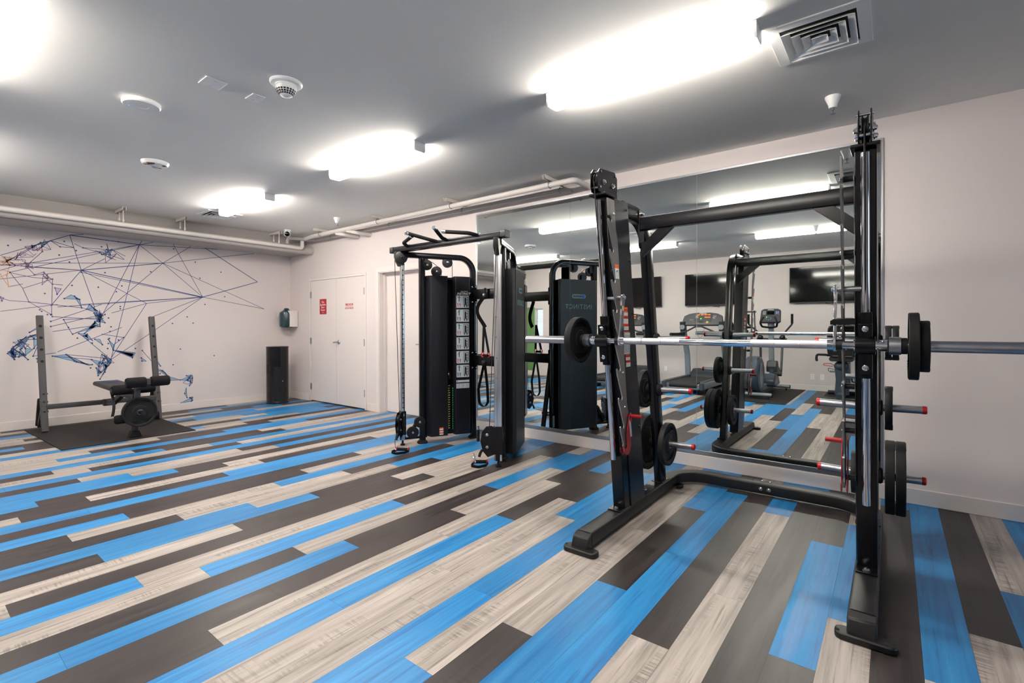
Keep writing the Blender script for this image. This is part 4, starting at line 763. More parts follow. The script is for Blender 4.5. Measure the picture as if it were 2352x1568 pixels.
    for z in (2.0, 1.66, 1.3, 1.02, 0.80, 0.56):
        g.cyl((xf(z)-0.018, yp, z), (xf(z)+0.02, yc+inn*0.047, z), 0.0001, 6)
        g.cyl((xf(z)+0.005, yp+inn*-0.002, z), (xf(z)+0.005, yc+inn*0.046, z), 0.014, 16)
    g.build('plate_spacers', black_pl, SM)
    g = G()
    for z in (2.0, 1.66, 1.3, 1.02, 0.80, 0.56): g.bolt((xf(z)-0.02, yp+inn*0.004, z), (0, inn, 0), 0.009, 0.006)
    g.build('plate_bolts', chrome, rp)
    # red safety catch straddling the plate
    zt2 = 0.735
    hk = [(0.045, zt2+0.02), (0.062, zt2+0.012), (0.06, zt2-0.02), (0.035, zt2-0.09), (0.02, zt2-0.2), (-0.01, zt2-0.24), (-0.05, zt2-0.245), (-0.085, zt2-0.215), (-0.078, zt2-0.19), (-0.05, zt2-0.205), (-0.035, zt2-0.19), (-0.03, zt2-0.1), (0.02, zt2)]
    for dy in (-0.014, 0.010):
        g = G(); g.prism([(xf(z)+dx, z) for dx, z in hk], (0, yp+dy, 0), (1, 0, 0), (0, 0, 1), (0, 0.004, 0)); rk = g.build('safety_catch', red_pw, SM, bevel=0.001)
    g = G(); ph = Vector((xf(zt2)+0.045, yp+inn*0.016, zt2)); g.cyl(ph, ph+Vector((0, inn*0.07, 0)), 0.0115, 18); g.build('catch_handle', red_pw, rk)
    if yc == YL:
        g = G(); z = 0.655; g.prism(rrect(0.026, 0.11), (xf(z)+0.026, yp+inn*0.0145, z), (1, 0, -0.0), (-0.22, 0, 1), (0, inn*0.0006, 0)); g.build('catch_label', sticker_w, rk)
        g = G(); z = 0.704; g.prism(rrect(0.026, 0.016), (xf(z)+0.032, yp+inn*0.0152, z), (1, 0, -0.0), (-0.22, 0, 1), (0, inn*0.0006, 0)); g.build('catch_label_band', sticker_o, rk)
    # rear post curving forward into the upright
    g = G(); g.sweep(fillet([(3.745, yc, 0.1), (3.435, yc, 2.09), (3.02, yc, 2.09)], 0.27, 12), rrect(0.058, 0.108, 0.008, 2), up=(0, 1, 0) if False else None) if False else None
    sec = rrect(0.108, 0.058, 0.008, 2)
    g.sweep(fillet([(3.745, yc, 0.1), (3.435, yc, 2.095), (3.02, yc, 2.095)], 0.27, 12), sec, up=(0, 1, 0)); g.build('rear_post', black_pw, SM)
    g = G(); g.obox((3.745, yc, 0.107), 0.15, 0.09, 0.01); g.build('post_foot', black_pw, SM, bevel=0.002)
    def xr(z): return 3.745-(z-0.1)*0.1554
    # storage pegs
    for z in (1.215, 0.83, 0.41):
        for sd in (-1, 1):
            p0 = Vector((xr(z), yc+sd*0.029, z)); L = 0.232 if sd == inn else 0.205
            g = G(); g.cyl(p0, p0+Vector((0, sd*L, 0.004)), 0.0225, 26); pg = g.build('plate_peg', steel, SM)
            g = G(); g.lathe([(0.0235, 0), (0.0235, 0.016), (0.019, 0.021), (0, 0.021)], p0+Vector((0, sd*L, 0.004)), (0, sd, 0), 24); g.build('end_cap', red_pl, pg)
            g = G(); g.lathe([(0.048, 0), (0.048, 0.016), (0.040, 0.024), (0.023, 0.025)], p0, (0, sd, 0), 24); g.build('peg_collar', black_rub, pg)
# top cross bar with gussets and end plates
g = G(); g.bar((3.30, YR+0.029, 2.035), (3.30, YL-0.029, 2.035), 0.062, 0.092, r=0.006); g.build('cross_bar', black_pw, SM)
for yc, inn in ((YL, -1), (YR, 1)):
    g = G(); a = yc+inn*0.032; g.prism([(a, 1.82), (a+inn*0.014, 1.80), (a+inn*0.235, 1.989), (a+inn*0.13, 1.989), (a+inn*0.035, 1.905), (a, 1.90)], (3.28, 0, 0), (0, 1, 0), (0, 0, 1), (0.04, 0, 0)); g.build('gusset', black_pw, SM, bevel=0.002)
    g = G(); g.box(3.262, 3.345, min(yc+inn*0.029, yc+inn*0.037), max(yc+inn*0.029, yc+inn*0.037), 1.86, 2.13); fp = g.build('end_plate', black_pw, SM, bevel=0.002)
    g = G()
    for z in (1.885, 2.105): g.bolt((3.30, yc+inn*0.037, z), (0, inn, 0), 0.012, 0.012)
    g.build('plate_bolts', chrome, fp)
# bolts on the rear rail joint
g = G()
for y in (0.80, 0.745):
    g.bolt((4.19, y, 0.103), (0, 0, 1), 0.011, 0.009); g.bolt((4.1375, y, 0.062), (-1, 0, 0), 0.012, 0.010)
g.build('rail_bolts', chrome, SM)
g = G(); g.sweep([(4.19, 0.865, 0.062), (4.19, 0.863, 0.062)], rrect(0.107, 0.084, 0.014, 3), up=(0, 0, 1)); g.build('rail_joint', dark_void, SM)
# the bar
BX, BZ = 2.785, 1.225
g = G(); g.cyl((BX, 0.03, BZ), (BX, 1.50, BZ), 0.0185, 28); bar = g.build('bar', chrome, SM)
for (a, b) in ((0.235, 0.360), (0.362, 0.475), (0.477, 0.585), (0.955, 1.063), (1.065, 1.178), (1.18, 1.305)):
    G().cyl((BX, a, BZ), (BX, b, BZ), 0.0202, 28).build('knurled_grip', knurl_m, bar)
G().cyl((BX, 1.59, BZ), (BX, 2.03, BZ), 0.025, 32).build('sleeve', steel, bar); G().cyl((BX, -0.05, BZ), (BX, -0.49, BZ), 0.025, 32).build('sleeve', steel, bar)
for (ya, sd) in ((1.545, 1), (-0.005, -1)):
    g = G(); g.lathe([(0.03, -0.02*1), (0.040, -0.018), (0.040, 0.024), (0.034, 0.026)], (BX, ya+0.0*sd, BZ), (0, sd, 0), 32); g.build('sleeve_collar', steel, bar)
    g = G(); g.lathe([(0.036, 0.026), (0.036, 0.045), (0.028, 0.047)], (BX, ya, BZ), (0, sd, 0), 28); g.build('rubber_ring', black_rub, bar)
    g = G(); g.lathe([(0.026, -0.055), (0.026, -0.024), (0.0186, -0.022)], (BX, ya, BZ), (0, sd, 0), 28); g.bolt((BX-0.02, ya-sd*0.04, BZ+0.018), (-0.7, 0, 0.7), 0.006, 0.006); g.build('lock_collar', chrome, bar)
for yc in (YL, YR):
    inn = -1 if yc == YL else 1
    rc = lambda z: Vector((xf(z), yc, z))+lean_fw*0.034
    car = G(); car.sweep([rc(1.075), rc(1.385)], rrect(0.05, 0.05, 0.006), up=(0, 1, 0)); car.sweep([rc(1.10)+lean_fw*0.02, rc(1.335)+lean_fw*0.02], rrect(0.075, 0.052, 0.004), up=(0, 1, 0))
    cr = car.build('carriage', black_pw, SM, bevel=0.002)
    g = G(); g.sweep([(BX-0.002, yc-0.038, BZ), (BX-0.002, yc+0.038, BZ)], circ(0.041, 30)); g.build('bearing_housing', black_pw, cr, bevel=0.002)
    g = G(); g.sweep([(BX, yc-0.044, BZ), (BX, yc+0.044, BZ)], circ(0.028, 26)); g.build('bearing_race', chrome, cr)
    g = G()
    for z in (1.312, 1.132): g.bolt(rc(z)+lean_fw*0.047, lean_fw, 0.015, 0.012)
    g.bolt(rc(1.345)+lean_fw*0.01, (0, 0, 1), 0.010, 0.02)
    g.build('carriage_bolts', chrome, cr)
    # locking lever, turned by the bar, hooking the rack plate with its pin
    yv = yc+inn*0.118
    prof = []
    top = Vector((BX+0.035, 0, 1.49)); bot = Vector((BX, 0, BZ))
    d = (top-bot).normalized(); nrm = Vector((d.z, 0, -d.x))
    for k in range(13):
        a = PI*k/12; prof.append(top+nrm*0.024*math.cos(a)+d*0.024*math.sin(a))
    for k in range(13):
        a = PI+PI*k/12; prof.append(bot+nrm*0.032*math.cos(a)+d*0.032*math.sin(a))
    mid = [bot+d*0.10-nrm*-0.018, ]
    poly = [(p.x, p.z) for p in prof[:13]]+[((top-nrm*0.016-d*0.06).x, (top-nrm*0.016-d*0.06).z), ((bot-nrm*0.018+d*0.09).x, (bot-nrm*0.018+d*0.09).z)]+[(p.x, p.z) for p in prof[13:]]+[((bot+nrm*0.018+d*0.09).x, (bot+nrm*0.018+d*0.09).z), ((top+nrm*0.016-d*0.06).x, (top+nrm*0.016-d*0.06).z)]
    g = G(); g.prism(poly, (0, yv-0.006, 0), (1, 0, 0), (0, 0, 1), (0, 0.012, 0)); lever = g.build('lock_lever', chrome, SM, bevel=0.0015)
    g = G(); g.cyl((top.x, yv+inn*0.012, top.z), (top.x, yv-inn*0.10, top.z), 0.0125, 18); g.build('hook_pin', steel, lever)
    G().bolt((top.x, yv+inn*0.006, top.z), (0, inn, 0), 0.012, 0.010).build('pin_bolt', chrome, lever)
    g = G(); g.cyl((BX, yv-inn*0.03, BZ), (BX, yv-inn*0.006, BZ), 0.027, 24); g.build('lever_hub', black_pl, lever)
    g = G(); g.cyl((BX, yv+inn*0.006, BZ), (BX, yv+inn*0.03, BZ), 0.025, 24); g.build('lever_ring', chrome, lever)
    if yc == YR:
        g = G(); z = 1.335; g.prism([(0.0, -0.014), (0.0, 0.014), (0.085, 0.014), (0.10, 0.004), (0.10, -0.014)], (rc(z).x-0.05, yc+inn*0.036, z), (0, inn, 0), (0, 0, 1), (0.05, 0, 0)); g.build('stop_tab', black_pw, cr, bevel=0.002)
    if yc == YL:
        g = G(); z = 1.425; g.prism(rrect(0.018, 0.03), (top.x-0.012, yv+inn*0.0065, z), (1, 0, 0), (0, 0, 1), (0, inn*0.0005, 0)); g.build('warning_sticker', ink_yel, lever)
# warning stickers on the left side panel
yp = YL-0.0945
for (z0, z1, w, kind) in ((1.405, 1.44, .072, 'o'), (1.385, 1.405, .072, 'w'), (1.363, 1.385, .072, 'o'), (1.332, 1.363, .072, 'w'), (1.313, 1.332, .072, 'o'), (1.288, 1.313, .072, 'w'), (1.272, 1.28, .088, 'o'), (1.13, 1.272, .088, 'b'), (1.108, 1.126, .066, 'o'), (1.09, 1.108, .066, 'w'), (1.072, 1.09, .066, 'o'), (1.045, 1.072, .066, 'w')):
    z = (z0+z1)/2; x = xf(z)+0.16
    g = G(); g.prism(rrect(w, z1-z0), (x, YL-0.0495-0.0005, z), (1, 0, 0), (0, 0, 1), (0, -0.0008, 0))
    o = g.build('warning_label', {'o': sticker_o, 'w': sticker_w, 'b': sticker_b}[kind], SM)
    if kind == 'b':
        q = G()
        for r in range(11):
            for c in range(2): q.prism(rrect(0.036, 0.004), (x-0.021+c*0.042, YL-0.0514, z0+0.016+r*0.0105), (1, 0, 0), (0, 0, 1), (0, -0.0004, 0))
        q.build('fine_print', ink_g, o)
    elif kind == 'o' and z1-z0 > 0.015: text('WARNING', 0.014, (x, YL-0.0514, z), (1, 0, 0), (0, 0, 1), ink_r, 'lettering', o)
g = G(); zz = 1.655; g.prism(rrect(0.05, 0.022), (xf(zz)-0.022, YL-0.088-0.0045, zz+0.03), (1, 0, 0), (-LEAN, 0, 1), (0, -0.0006, 0)); g.build('warning_label', sticker_o, SM)
g = G(); g.prism(rrect(0.05, 0.065), (xf(zz)-0.018, YL-0.088-0.0045, zz-0.014), (1, 0, 0), (-LEAN, 0, 1), (0, -0.0006, 0)); g.build('warning_label', sticker_w, SM)

# plates on the bar
gb = 'plates loaded on the chrome bar'
weight_plate(0.150, 0.045, (BX, 1.615, BZ), 'black grip plate alone on the left end of the chrome bar', gb)
weight_plate(0.148, 0.036, (BX, -0.072, BZ), 'larger black plate on the right end of the chrome bar, nearer the rack', gb, rot=0.6)
weight_plate(0.112, 0.034, (BX, -0.108, BZ), 'smaller black plate on the right end of the chrome bar, outermost', gb)
# plates stored on the pegs
gs = 'plates stored on the rack pegs'
def xr(z): return 3.745-(z-0.1)*0.1554
def stored(R, th, y, z, label, rot=0.0): weight_plate(R, th, (xr(z), y, z-0.003+0.0), label, gs, rot)
stored(0.162, 0.040, 1.363, 0.413, 'black grip plate on the inner low peg of the left rear post', 0.15)
stored(0.215, 0.048, 1.523, 0.413, 'large black plate on the outer low peg of the left rear post, against the post')
stored(0.215, 0.048, 1.574, 0.413, 'large black plate on the outer low peg of the left rear post, outermost')
stored(0.145, 0.040, 1.519, 0.833, 'medium black plate on the outer middle peg of the left rear post')
stored(0.215, 0.046, 0.012, 0.413, 'large black plate on the outer low peg of the right rear post, against the post')
stored(0.215, 0.046, -0.038, 0.413, 'large black plate on the outer low peg of the right rear post, outermost')
stored(0.128, 0.036, 0.018, 0.833, 'medium black plate on the outer middle peg of the right rear post')
stored(0.100, 0.030, 0.020, 1.218, 'small black plate on the outer top peg of the right rear post, against the post')
stored(0.100, 0.030, -0.013, 1.218, 'small black plate on the outer top peg of the right rear post, outermost')
stored(0.128, 0.036, 0.182, 0.413, 'medium black plate on the inner low peg of the right rear post')

# ------------------------------------------------------------------ dual pulley cable machine
CM = thing('cable_machine', 'black dual tower cable machine with chrome pulley columns and pull-up grips', 'weight machine', (3.9, 3.6, 0))
YC = 3.6
def tw(s):
    F = Vector((3.73, YC+s*0.585, 0)); d = Vector((0.888, -s*0.46, 0)); n = Vector((-0.46, -s*0.888, 0))
    return lambda u, v, z: F+d*u+n*v+Vector((0, 0, z)), d, n
# front beam linking the two columns
g = G(); g.bar((3.53, YC+0.80, 2.165), (3.53, YC-0.755, 2.165), 0.075, 0.062, r=0.008); tb = g.build('top_beam', black_pw, CM)
for y in (YC+0.80, YC-0.755):
    g = G(); s = 1 if y > YC else -1; g.bar((3.53, y-s*0.005, 2.165), (3.53, y+s*0.05, 2.165), 0.082, 0.068, r=0.01); g.build('beam_cap', black_pl, tb, bevel=0.003)
for pts in ([(3.50, YC+0.56, 2.185), (3.40, YC+0.50, 2.20), (3.30, YC+0.26, 2.225)], [(3.50, YC-0.46, 2.185), (3.42, YC-0.42, 2.20), (3.33, YC-0.20, 2.225)],
            [(3.50, YC+0.10, 2.185), (3.42, YC+0.115, 2.195), (3.24, YC+0.235, 2.245)], [(3.50, YC-0.04, 2.185), (3.42, YC-0.06, 2.195), (3.24, YC-0.15, 2.245)]):
    g = G(); p = fillet([(3.53, pts[0][1], 2.18)]+pts, 0.07, 6); g.tube(p, 0.0185, 16); gr = g.build('pull_up_grip', black_foam, CM)
    e = Vector(pts[-1]); dd = (e-Vector(pts[-2])).normalized(); g = G(); g.lathe([(0.0185, -0.002), (0.0195, 0.0), (0.0195, 0.035), (0.016, 0.039), (0, 0.039)], e-dd*0.004, dd, 20); g.build('grip_end', chrome, gr)
    G().bolt((3.505, pts[0][1]-0.03, 2.197), (0, 0, 1), 0.008, 0.006).build('grip_bolt', chrome, gr)
for s in (1, -1):
    P, d, n = tw(s)
    pln = d.cross(Vector((0, 0, 1)))
    # inverted-U tower frame
    g = G(); g.sweep(fillet([P(-0.20, 0, 2.108), P(0.608, 0, 2.108), P(0.608, 0, 0.02)], 0.17, 10), rrect(0.062, 0.066, 0.01, 2), up=tuple(pln)); g.build('tower_frame', black_pw, CM)
    g = G(); g.sweep([P(0, 0, 0.02), P(0, 0, 2.08)], rrect(0.066, 0.062, 0.01, 2), up=tuple(pln)); g.build('tower_post', black_pw, CM)
    for u in (0.0, 0.608):
        g = G(); g.prism(rrect(0.11, 0.10, 0.03, 4), P(u, 0, 0), d, n, (0, 0, 0.022)); g.prism(rrect(0.085, 0.08, 0.02, 3), P(u, 0, 0.022), d, n, (0, 0, 0.012)); g.build('foot', black_rub, CM, bevel=0.004)
    # two bent shrouds on the inner side and a flat one outside
    for (poly, zb) in (([(0.036, 0.0), (0.036, 0.022), (0.078, 0.108), (0.262, 0.108), (0.276, 0.082), (0.276, 0.0)], 0.082), ([(0.348, 0.0), (0.348, 0.082), (0.362, 0.108), (0.528, 0.108), (0.574, 0.022), (0.574, 0.0)], 0.082)):
        g = G(); g.prism(poly, P(0, 0, zb), d, n, (0, 0, 1.80)); g.build('front_shroud', black_pan, CM, bevel=0.002)
    g = G(); g.prism([(0.034, -0.09), (0.034, -0.11), (0.05, -0.125), (0.56, -0.125), (0.576, -0.11), (0.576, -0.09)], P(0, 0, 0.055), d, n, (0, 0, 1.83)); bk = g.build('back_shroud', shroud_gl, CM, bevel=0.002)
    g = G()
    for u0 in (0.034, 0.556): g.prism([(u0, -0.09), (u0, 0.0), (u0+0.02, 0.0), (u0+0.02, -0.09)], P(0, 0, 0.06), d, n, (0, 0, 1.82))
    g.prism([(0.036, -0.1), (0.036, 0.06), (0.574, 0.06), (0.574, -0.1)], P(0, 0, 1.845), d, n, (0, 0, 0.025)); g.build('inner_frame', black_pw, CM)
    g = G()
    for u in (0.055, 0.25, 0.375, 0.55):
        g.bolt(P(u, 0.108 if 0.07 < u < 0.53 else 0.05, 1.865), n, 0.007, 0.005)
        g.bolt(P(u, 0.108 if 0.07 < u < 0.53 else 0.05, 0.105), n, 0.007, 0.005)
    g.build('shroud_screws', black_pl, CM)
    # weight stack with selector card, seen through the slot
    stk = None
    for k in range(19):
        g = G(); z = 0.13+k*0.027; g.prism(rrect(0.19, 0.075), P(0.312, -0.045, z), d, n, (0, 0, 0.0245)); q = g.build('stack_plate', black_pw, CM)
        G().prism(rrect(0.02, 0.012), P(0.318, -0.007, z+0.012), d, (0, 0, 1), n*0.0012).build('plate_number', ink_yel if k < 17 else ink_green, q)
    g = G(); g.cyl(P(0.25, -0.045, 0.10), P(0.25, -0.045, 1.85), 0.011, 16); g.cyl(P(0.375, -0.045, 0.10), P(0.375, -0.045, 1.85), 0.011, 16); g.build('stack_guide', chrome, CM)
    g = G(); g.prism([(0.0, 0.0), (0.06, 0.0), (0.06, 0.07), (0.045, 0.105), (0.015, 0.105), (0.0, 0.07)], P(0.283, -0.03, 0.70), d, (0, 0, 1), n*0.012); hp = g.build('stack_hanger', black_pl, CM, bevel=0.002)
    G().bolt(P(0.315, -0.018, 0.765), n, 0.01, 0.008).build('hanger_bolt', chrome, hp)
    G().cyl(P(0.312, -0.045, 0.66), P(0.312, -0.045, 1.90), 0.004, 8).build('stack_cable', black_pl, CM)
    for (u0, m_) in ((0.285, ink_yel), (0.342, ink_green)):
        g = G()
        for k in range(18): g.prism(rrect(0.008, 0.016), P(u0, 0.05, 0.145+k*0.027), d, (0, 0, 1), n*0.001)
        g.build('selector_card', m_, CM)
    # chrome adjustment column with a row of holes on its narrow inner face
    a, b = 0.040, 0.070; uc = -0.222
    g = G(); g.sweep([P(uc, 0, 0.06), P(uc, 0, 1.985)], rrect(a, b, 0.004, 2), up=tuple(n)); col_ = g.build('column', pol_steel, CM)
    g = G()
    for k in range(29):
        z = 0.42+k*0.054; c = P(uc, b/2+0.0004, z); g.prism(circ(0.0075, 14), c, d, (0, 0, 1), n*-0.0006)
    g.build('column_holes', dark_void, col_)
    for k, lab in enumerate(('3', '6', '9', '12', '15', '18', '21')):
        text(lab, 0.022, P(uc-a/2-0.0002, 0.012, 0.83+k*0.19), n*(1 if s < 0 else -1), (0, 0, 1), ink_d, 'column_number', col_)
    g = G(); g.prism(circ(0.026, 20), P(uc, 0, 0.0), d, n, (0, 0, 0.016)); g.cyl(P(uc, 0, 0.016), P(uc, 0, 0.06), 0.011, 12); g.build('column_foot', black_rub, CM, bevel=0.002)
    # low link from column to post with two idler pulleys
    g = G(); g.prism([(-0.25, 0.06), (0.0, 0.06), (0.0, 0.085), (-0.19, 0.085), (-0.20, 0.15), (-0.25, 0.15)], P(0, -0.02, 0), d, (0, 0, 1), n*0.04); g.build('column_bracket', black_pw, CM, bevel=0.002)
    g = G(); g.bar(P(-0.14, -0.01, 0.10), P(-0.04, -0.01, 0.28), 0.03, 0.05, up=tuple(n)); g.build('idler_arm', black_pw, CM)
    def pulley(u, v, z, r, name='idler_pulley'):
        g = G(); g.lathe([(0, -0.015), (r, -0.015), (r, -0.010), (r-0.007, -0.004), (r-0.007, 0.004), (r, 0.010), (r, 0.015), (r-0.008, 0.017), (r*0.2, 0.017), (0, 0.017)], P(u, v, z), n, 36); o = g.build(name, black_pl, CM)
        G().bolt(P(u, v+0.017, z), n, 0.011, 0.009).build('axle_bolt', chrome, o)
    pulley(-0.115, 0.022, 0.135, 0.066); pulley(-0.035, 0.022, 0.245, 0.062)
    # upper pulleys under the frame
    pulley(0.055, 0.015, 2.005, 0.058, 'guide_pulley'); pulley(0.165, 0.015, 1.935, 0.06, 'guide_pulley'); pulley(0.295, 0.012, 2.045, 0.058, 'guide_pulley')
    g = G(); g.prism(rrect(0.06, 0.10), P(0.165, -0.02, 1.91), d, (0, 0, 1), n*0.012); g.prism(rrect(0.04, 0.10), P(0.295, -0.02, 2.06), d, (0, 0, 1), n*0.012); g.prism(rrect(0.04, 0.09), P(0.055, -0.02, 2.03), d, (0, 0, 1), n*0.012); g.build('pulley_bracket', black_pw, CM)
    g = G(); g.tube([P(0.08, 0.015, 2.055), P(0.13, 0.015, 2.03), P(0.19, 0.015, 1.985), P(0.222, 0.015, 1.935), P(0.222, 0.015, 1.85)], 0.0035, 8); g.tube([P(0.351, 0.012, 2.045), P(0.353, 0.012, 1.85)], 0.0035, 8); g.build('upper_cable', black_pl, CM)
    # column head with its pulley
    g = G(); g.prism([(-0.035, 0.0), (0.035, 0.0), (0.03, 0.05), (0.075, 0.10), (0.075, 0.16), (-0.075, 0.16), (-0.075, 0.10), (-0.06, 0.05)], P(uc-0.01, -0.022, 1.975), d, (0, 0, 1), n*0.044); hd = g.build('column_head', black_pl, CM, bevel=0.004)
    g = G(); g.lathe([(0, 0.0), (0.068, 0.0), (0.068, 0.006), (0.058, 0.010), (0, 0.010)], P(uc-0.012, 0.022, 2.075), n, 32); g.bolt(P(uc-0.012, 0.032, 2.075), n, 0.012, 0.008); g.build('head_pulley', black_pl, hd)
    # sliding pulley carriage
    zc = 0.27
    g = G(); g.sweep([P(uc, 0, zc-0.15), P(uc, 0, zc+0.11)], rrect(a+0.022, b+0.022, 0.006, 2), up=tuple(n)); cg_ = g.build('pulley_carriage', black_pw, CM, bevel=0.002)
    # swivel arm: on the left it points at the room, on the right across it
    AR = (Vector((-0.845, -0.47, 0)) if s > 0 else Vector((-0.63, 0.78, 0))).normalized(); AN = Vector((-AR.y, AR.x, 0))
    cc0 = P(uc, 0, zc-0.02)
    for dz in (0.055, -0.06):
        g = G(); g.lathe([(0, -0.011), (0.05, -0.011), (0.044, -0.003), (0.044, 0.003), (0.05, 0.011), (0, 0.011)], cc0+AR*0.105+Vector((0, 0, dz)), AN, 28); g.build('carriage_pulley', black_pl, cg_)
    for dv in (-0.020, 0.014):
        prof = [(0.035, -0.13), (0.10, -0.155), (0.145, -0.10), (0.168, -0.01), (0.155, 0.075), (0.115, 0.125), (0.06, 0.13), (0.03, 0.10)]
        g = G(); g.prism(prof, cc0+AN*dv, AR, (0, 0, 1), AN*0.006); ck = g.build('cheek_plate', black_pw, cg_, bevel=0.002)
        for z in (0.055, -0.06): G().bolt(cc0+AR*0.105+AN*(dv+(0.006 if dv > 0 else 0))+Vector((0, 0, z)), AN*(1 if dv > 0 else -1), 0.012, 0.009).build('cheek_bolt', chrome, ck)
        for a, z in ((0.13, 0.055), (0.085, 0.085), (0.08, -0.09), (0.13, -0.085)): G().prism(circ(0.009, 10), cc0+AR*a+AN*(dv+(0.0062 if dv > 0 else -0.0002))+Vector((0, 0, z)), AR, (0, 0, 1), AN*(0.0006 if dv > 0 else -0.0006)).build('cheek_hole', dark_void, ck)
    g = G(); g.cyl(cc0+AR*0.045+Vector((0, 0, -0.115)), cc0+AR*0.045+Vector((0, 0, 0.03)), 0.02, 18); g.build('swivel_barrel', black_pw, cg_)
    g = G(); q = (P(uc, 0.06, zc+0.06) if s > 0 else cc0+AR*0.19+Vector((0, 0, 0.10))); g.cyl(q, q+Vector((0, 0, -0.11)), 0.015, 16); g.build('adjust_handle', black_rub, cg_); G().cyl(q, q+Vector((0, 0, 0.03)), 0.012, 16).build('handle_cap', chrome, cg_)
    g = G(); q = cc0+AR*0.15+Vector((0, 0, -0.09)); g.tube([q, q+AR*0.02+Vector((0, 0, -0.03)), q+AR*0.03+Vector((0, 0, -0.065))], 0.013, 12); g.build('cable_stop', black_rub, cg_)
    g = G(); g.tube([P(uc-0.072, 0.0, 2.075), P(uc-0.08, 0, 2.03), P(uc, 0, zc)+AR*0.085+Vector((0, 0, 0.06))], 0.0035, 8); g.build('front_cable', black_pl, CM)
# cross bars between the rear posts, with bolted end plates
PL_, dL, nL = tw(1); PR_, dR, nR = tw(-1)
for z, nm in ((1.685, 'cross_bar'), (0.918, 'cross_bar')):
    a, b = PL_(0.608, 0.03, z), PR_(0.608, 0.03, z)
    g = G(); g.bar(a, b, 0.06, 0.115, r=0.006); cb = g.build(nm, black_pw, CM)
    for s, (P, d, n) in ((1, tw(1)), (-1, tw(-1))):
        g = G(); g.prism(rrect(0.075, 0.21), P(0.608, 0.031, z), d, (0, 0, 1), n*0.008); pl_ = g.build('end_plate', black_pw, cb, bevel=0.002)
        g = G()
        for du in (-0.024, 0.024):
            for dz in (-0.088, 0.088): g.bolt(P(0.608+du, 0.039, z+dz), n, 0.008, 0.006)
        g.build('plate_bolts', chrome, pl_)
g = G(); g.bar((4.25, 3.33, 0.87), (4.35, 3.385, 0.012), 0.05, 0.035, up=(1, 0, 0), r=0.004); g.build('rear_brace', black_pw, CM)
# lettering on the flat outer shrouds (outside faces) and exercise placards on the left tower
for s in (1, -1):
    P, d, n = tw(s); m_ = -n; rd = d*(1 if s < 0 else -1)
    text('INSTINCT', 0.078, P(0.305, -0.1256, 1.55), rd, (0, 0, 1), ink_t, 'lettering', CM, bold=0.001, spacing=1.15)
    g = G(); g.prism(rrect(0.20, 0.052, 0.026, 5), P(0.305, -0.1252, 1.68), rd, (0, 0, 1), m_*0.002); bd = g.build('maker_badge', ink_t, CM)
    text('NAUTILUS', 0.026, P(0.305, -0.1274, 1.68)+rd*0.018, rd, (0, 0, 1), ink_d, 'lettering', bd, bold=0.001)
    G().prism(rrect(0.035, 0.04, 0.004), P(0.305, -0.1272, 1.68)-rd*0.066, rd, (0, 0, 1), m_*0.001).build('badge_mark', ink_blue, bd)
    g = G(); g.prism(rrect(0.025, 0.14), P(0.608, -0.0345, 0.15), rd, (0, 0, 1), m_*0.001); g.build('serial_label', sticker_w, CM)
P, d, n = tw(1)
rd = d                                # left to right as seen from the room
up3 = Vector((0, 0, 1))
text('INSTINCT', 0.036, P(0.455, 0.1083, 1.685), rd, up3, ink_w, 'lettering', CM, shear=0.35, bold=0.0008)
text('NAUTILUS', 0.018, P(0.462, 0.1083, 1.712), rd, up3, ink_w, 'lettering', CM, shear=0.35)
rnd2 = random.Random(4)
for k in range(6):
    zc = 1.595-k*0.1585; c = P(0.445, 0.1083, zc)
    g = G(); g.prism(rrect(0.150, 0.140, 0.006), c, rd, up3, n*0.0008); pc = g.build('exercise_placard', sticker_b, CM)
    def figure(g, x, z, h, arm):
        lift = n*0.0012
        g.prism(circ(h*0.10, 10), c+rd*x+up3*(z+h*0.42)+lift, rd, up3, n*0.0003)
        g.prism([(-h*.10, h*.30), (h*.10, h*.30), (h*.07, 0), (h*.10, -h*.5), (h*.02, -h*.5), (0, -h*.08), (-h*.02, -h*.5), (-h*.10, -h*.5), (-h*.07, 0)], c+rd*x+up3*z+lift, rd, up3, n*0.0003)
        for sx in (-1, 1):
            a = arm if sx > 0 else -arm
            ex, ez = sx*h*.34, h*.26+a*h*.3; g.prism([(sx*h*.08, h*.30), (ex, ez+h*.03), (ex, ez-h*.03), (sx*h*.08, h*.20)], c+rd*x+up3*z+lift, rd, up3, n*0.0003)
    q = G(); figure(q, -0.043, 0.033, 0.062, (0.0, 1.0, -0.4, -0.8, 1.0, -0.2)[k]); q.build('pictogram', ink_d, pc)
    q = G()
    for x in (-0.058, -0.033): figure(q, x, -0.038, 0.044, -0.9)
    q.build('muscle_chart', ink_d if k % 2 else ink_r, pc)
    q = G(); l = n*0.0012; o0 = c+rd*0.033+l
    for a0, a1, z0, z1 in ((-0.026, -0.022, -0.05, 0.058), (0.026, 0.034, -0.05, 0.058), (-0.026, 0.034, 0.052, 0.058), (0.0, 0.03, 0.02, 0.026), (0.0, 0.03, -0.012, -0.006), (-0.012, 0.012, -0.02, 0.045)):
        q.prism([(a0, z0), (a1, z0), (a1, z1), (a0, z1)], o0, rd, up3, n*0.0003)
    q.prism([(-0.012, -0.02), (0.014, -0.02), (0.024, -0.058), (0.014, -0.06), (0.002, -0.03), (-0.008, -0.062), (-0.018, -0.06)], o0, rd, up3, n*0.0003)
    q.build('machine_picture', ink_d, pc)
    G().prism([(0, 0), (0.03, 0), (0.03, 0.005), (0, 0.005)], c+rd*0.035-up3*0.064+l, rd, up3, n*0.0003).build('caption', ink_g, pc)
g = G(); g.prism(rrect(0.155, 0.024), P(0.445, 0.1083, 0.688), rd, up3, n*0.0008); wl = g.build('warning_strip', sticker_b, CM)
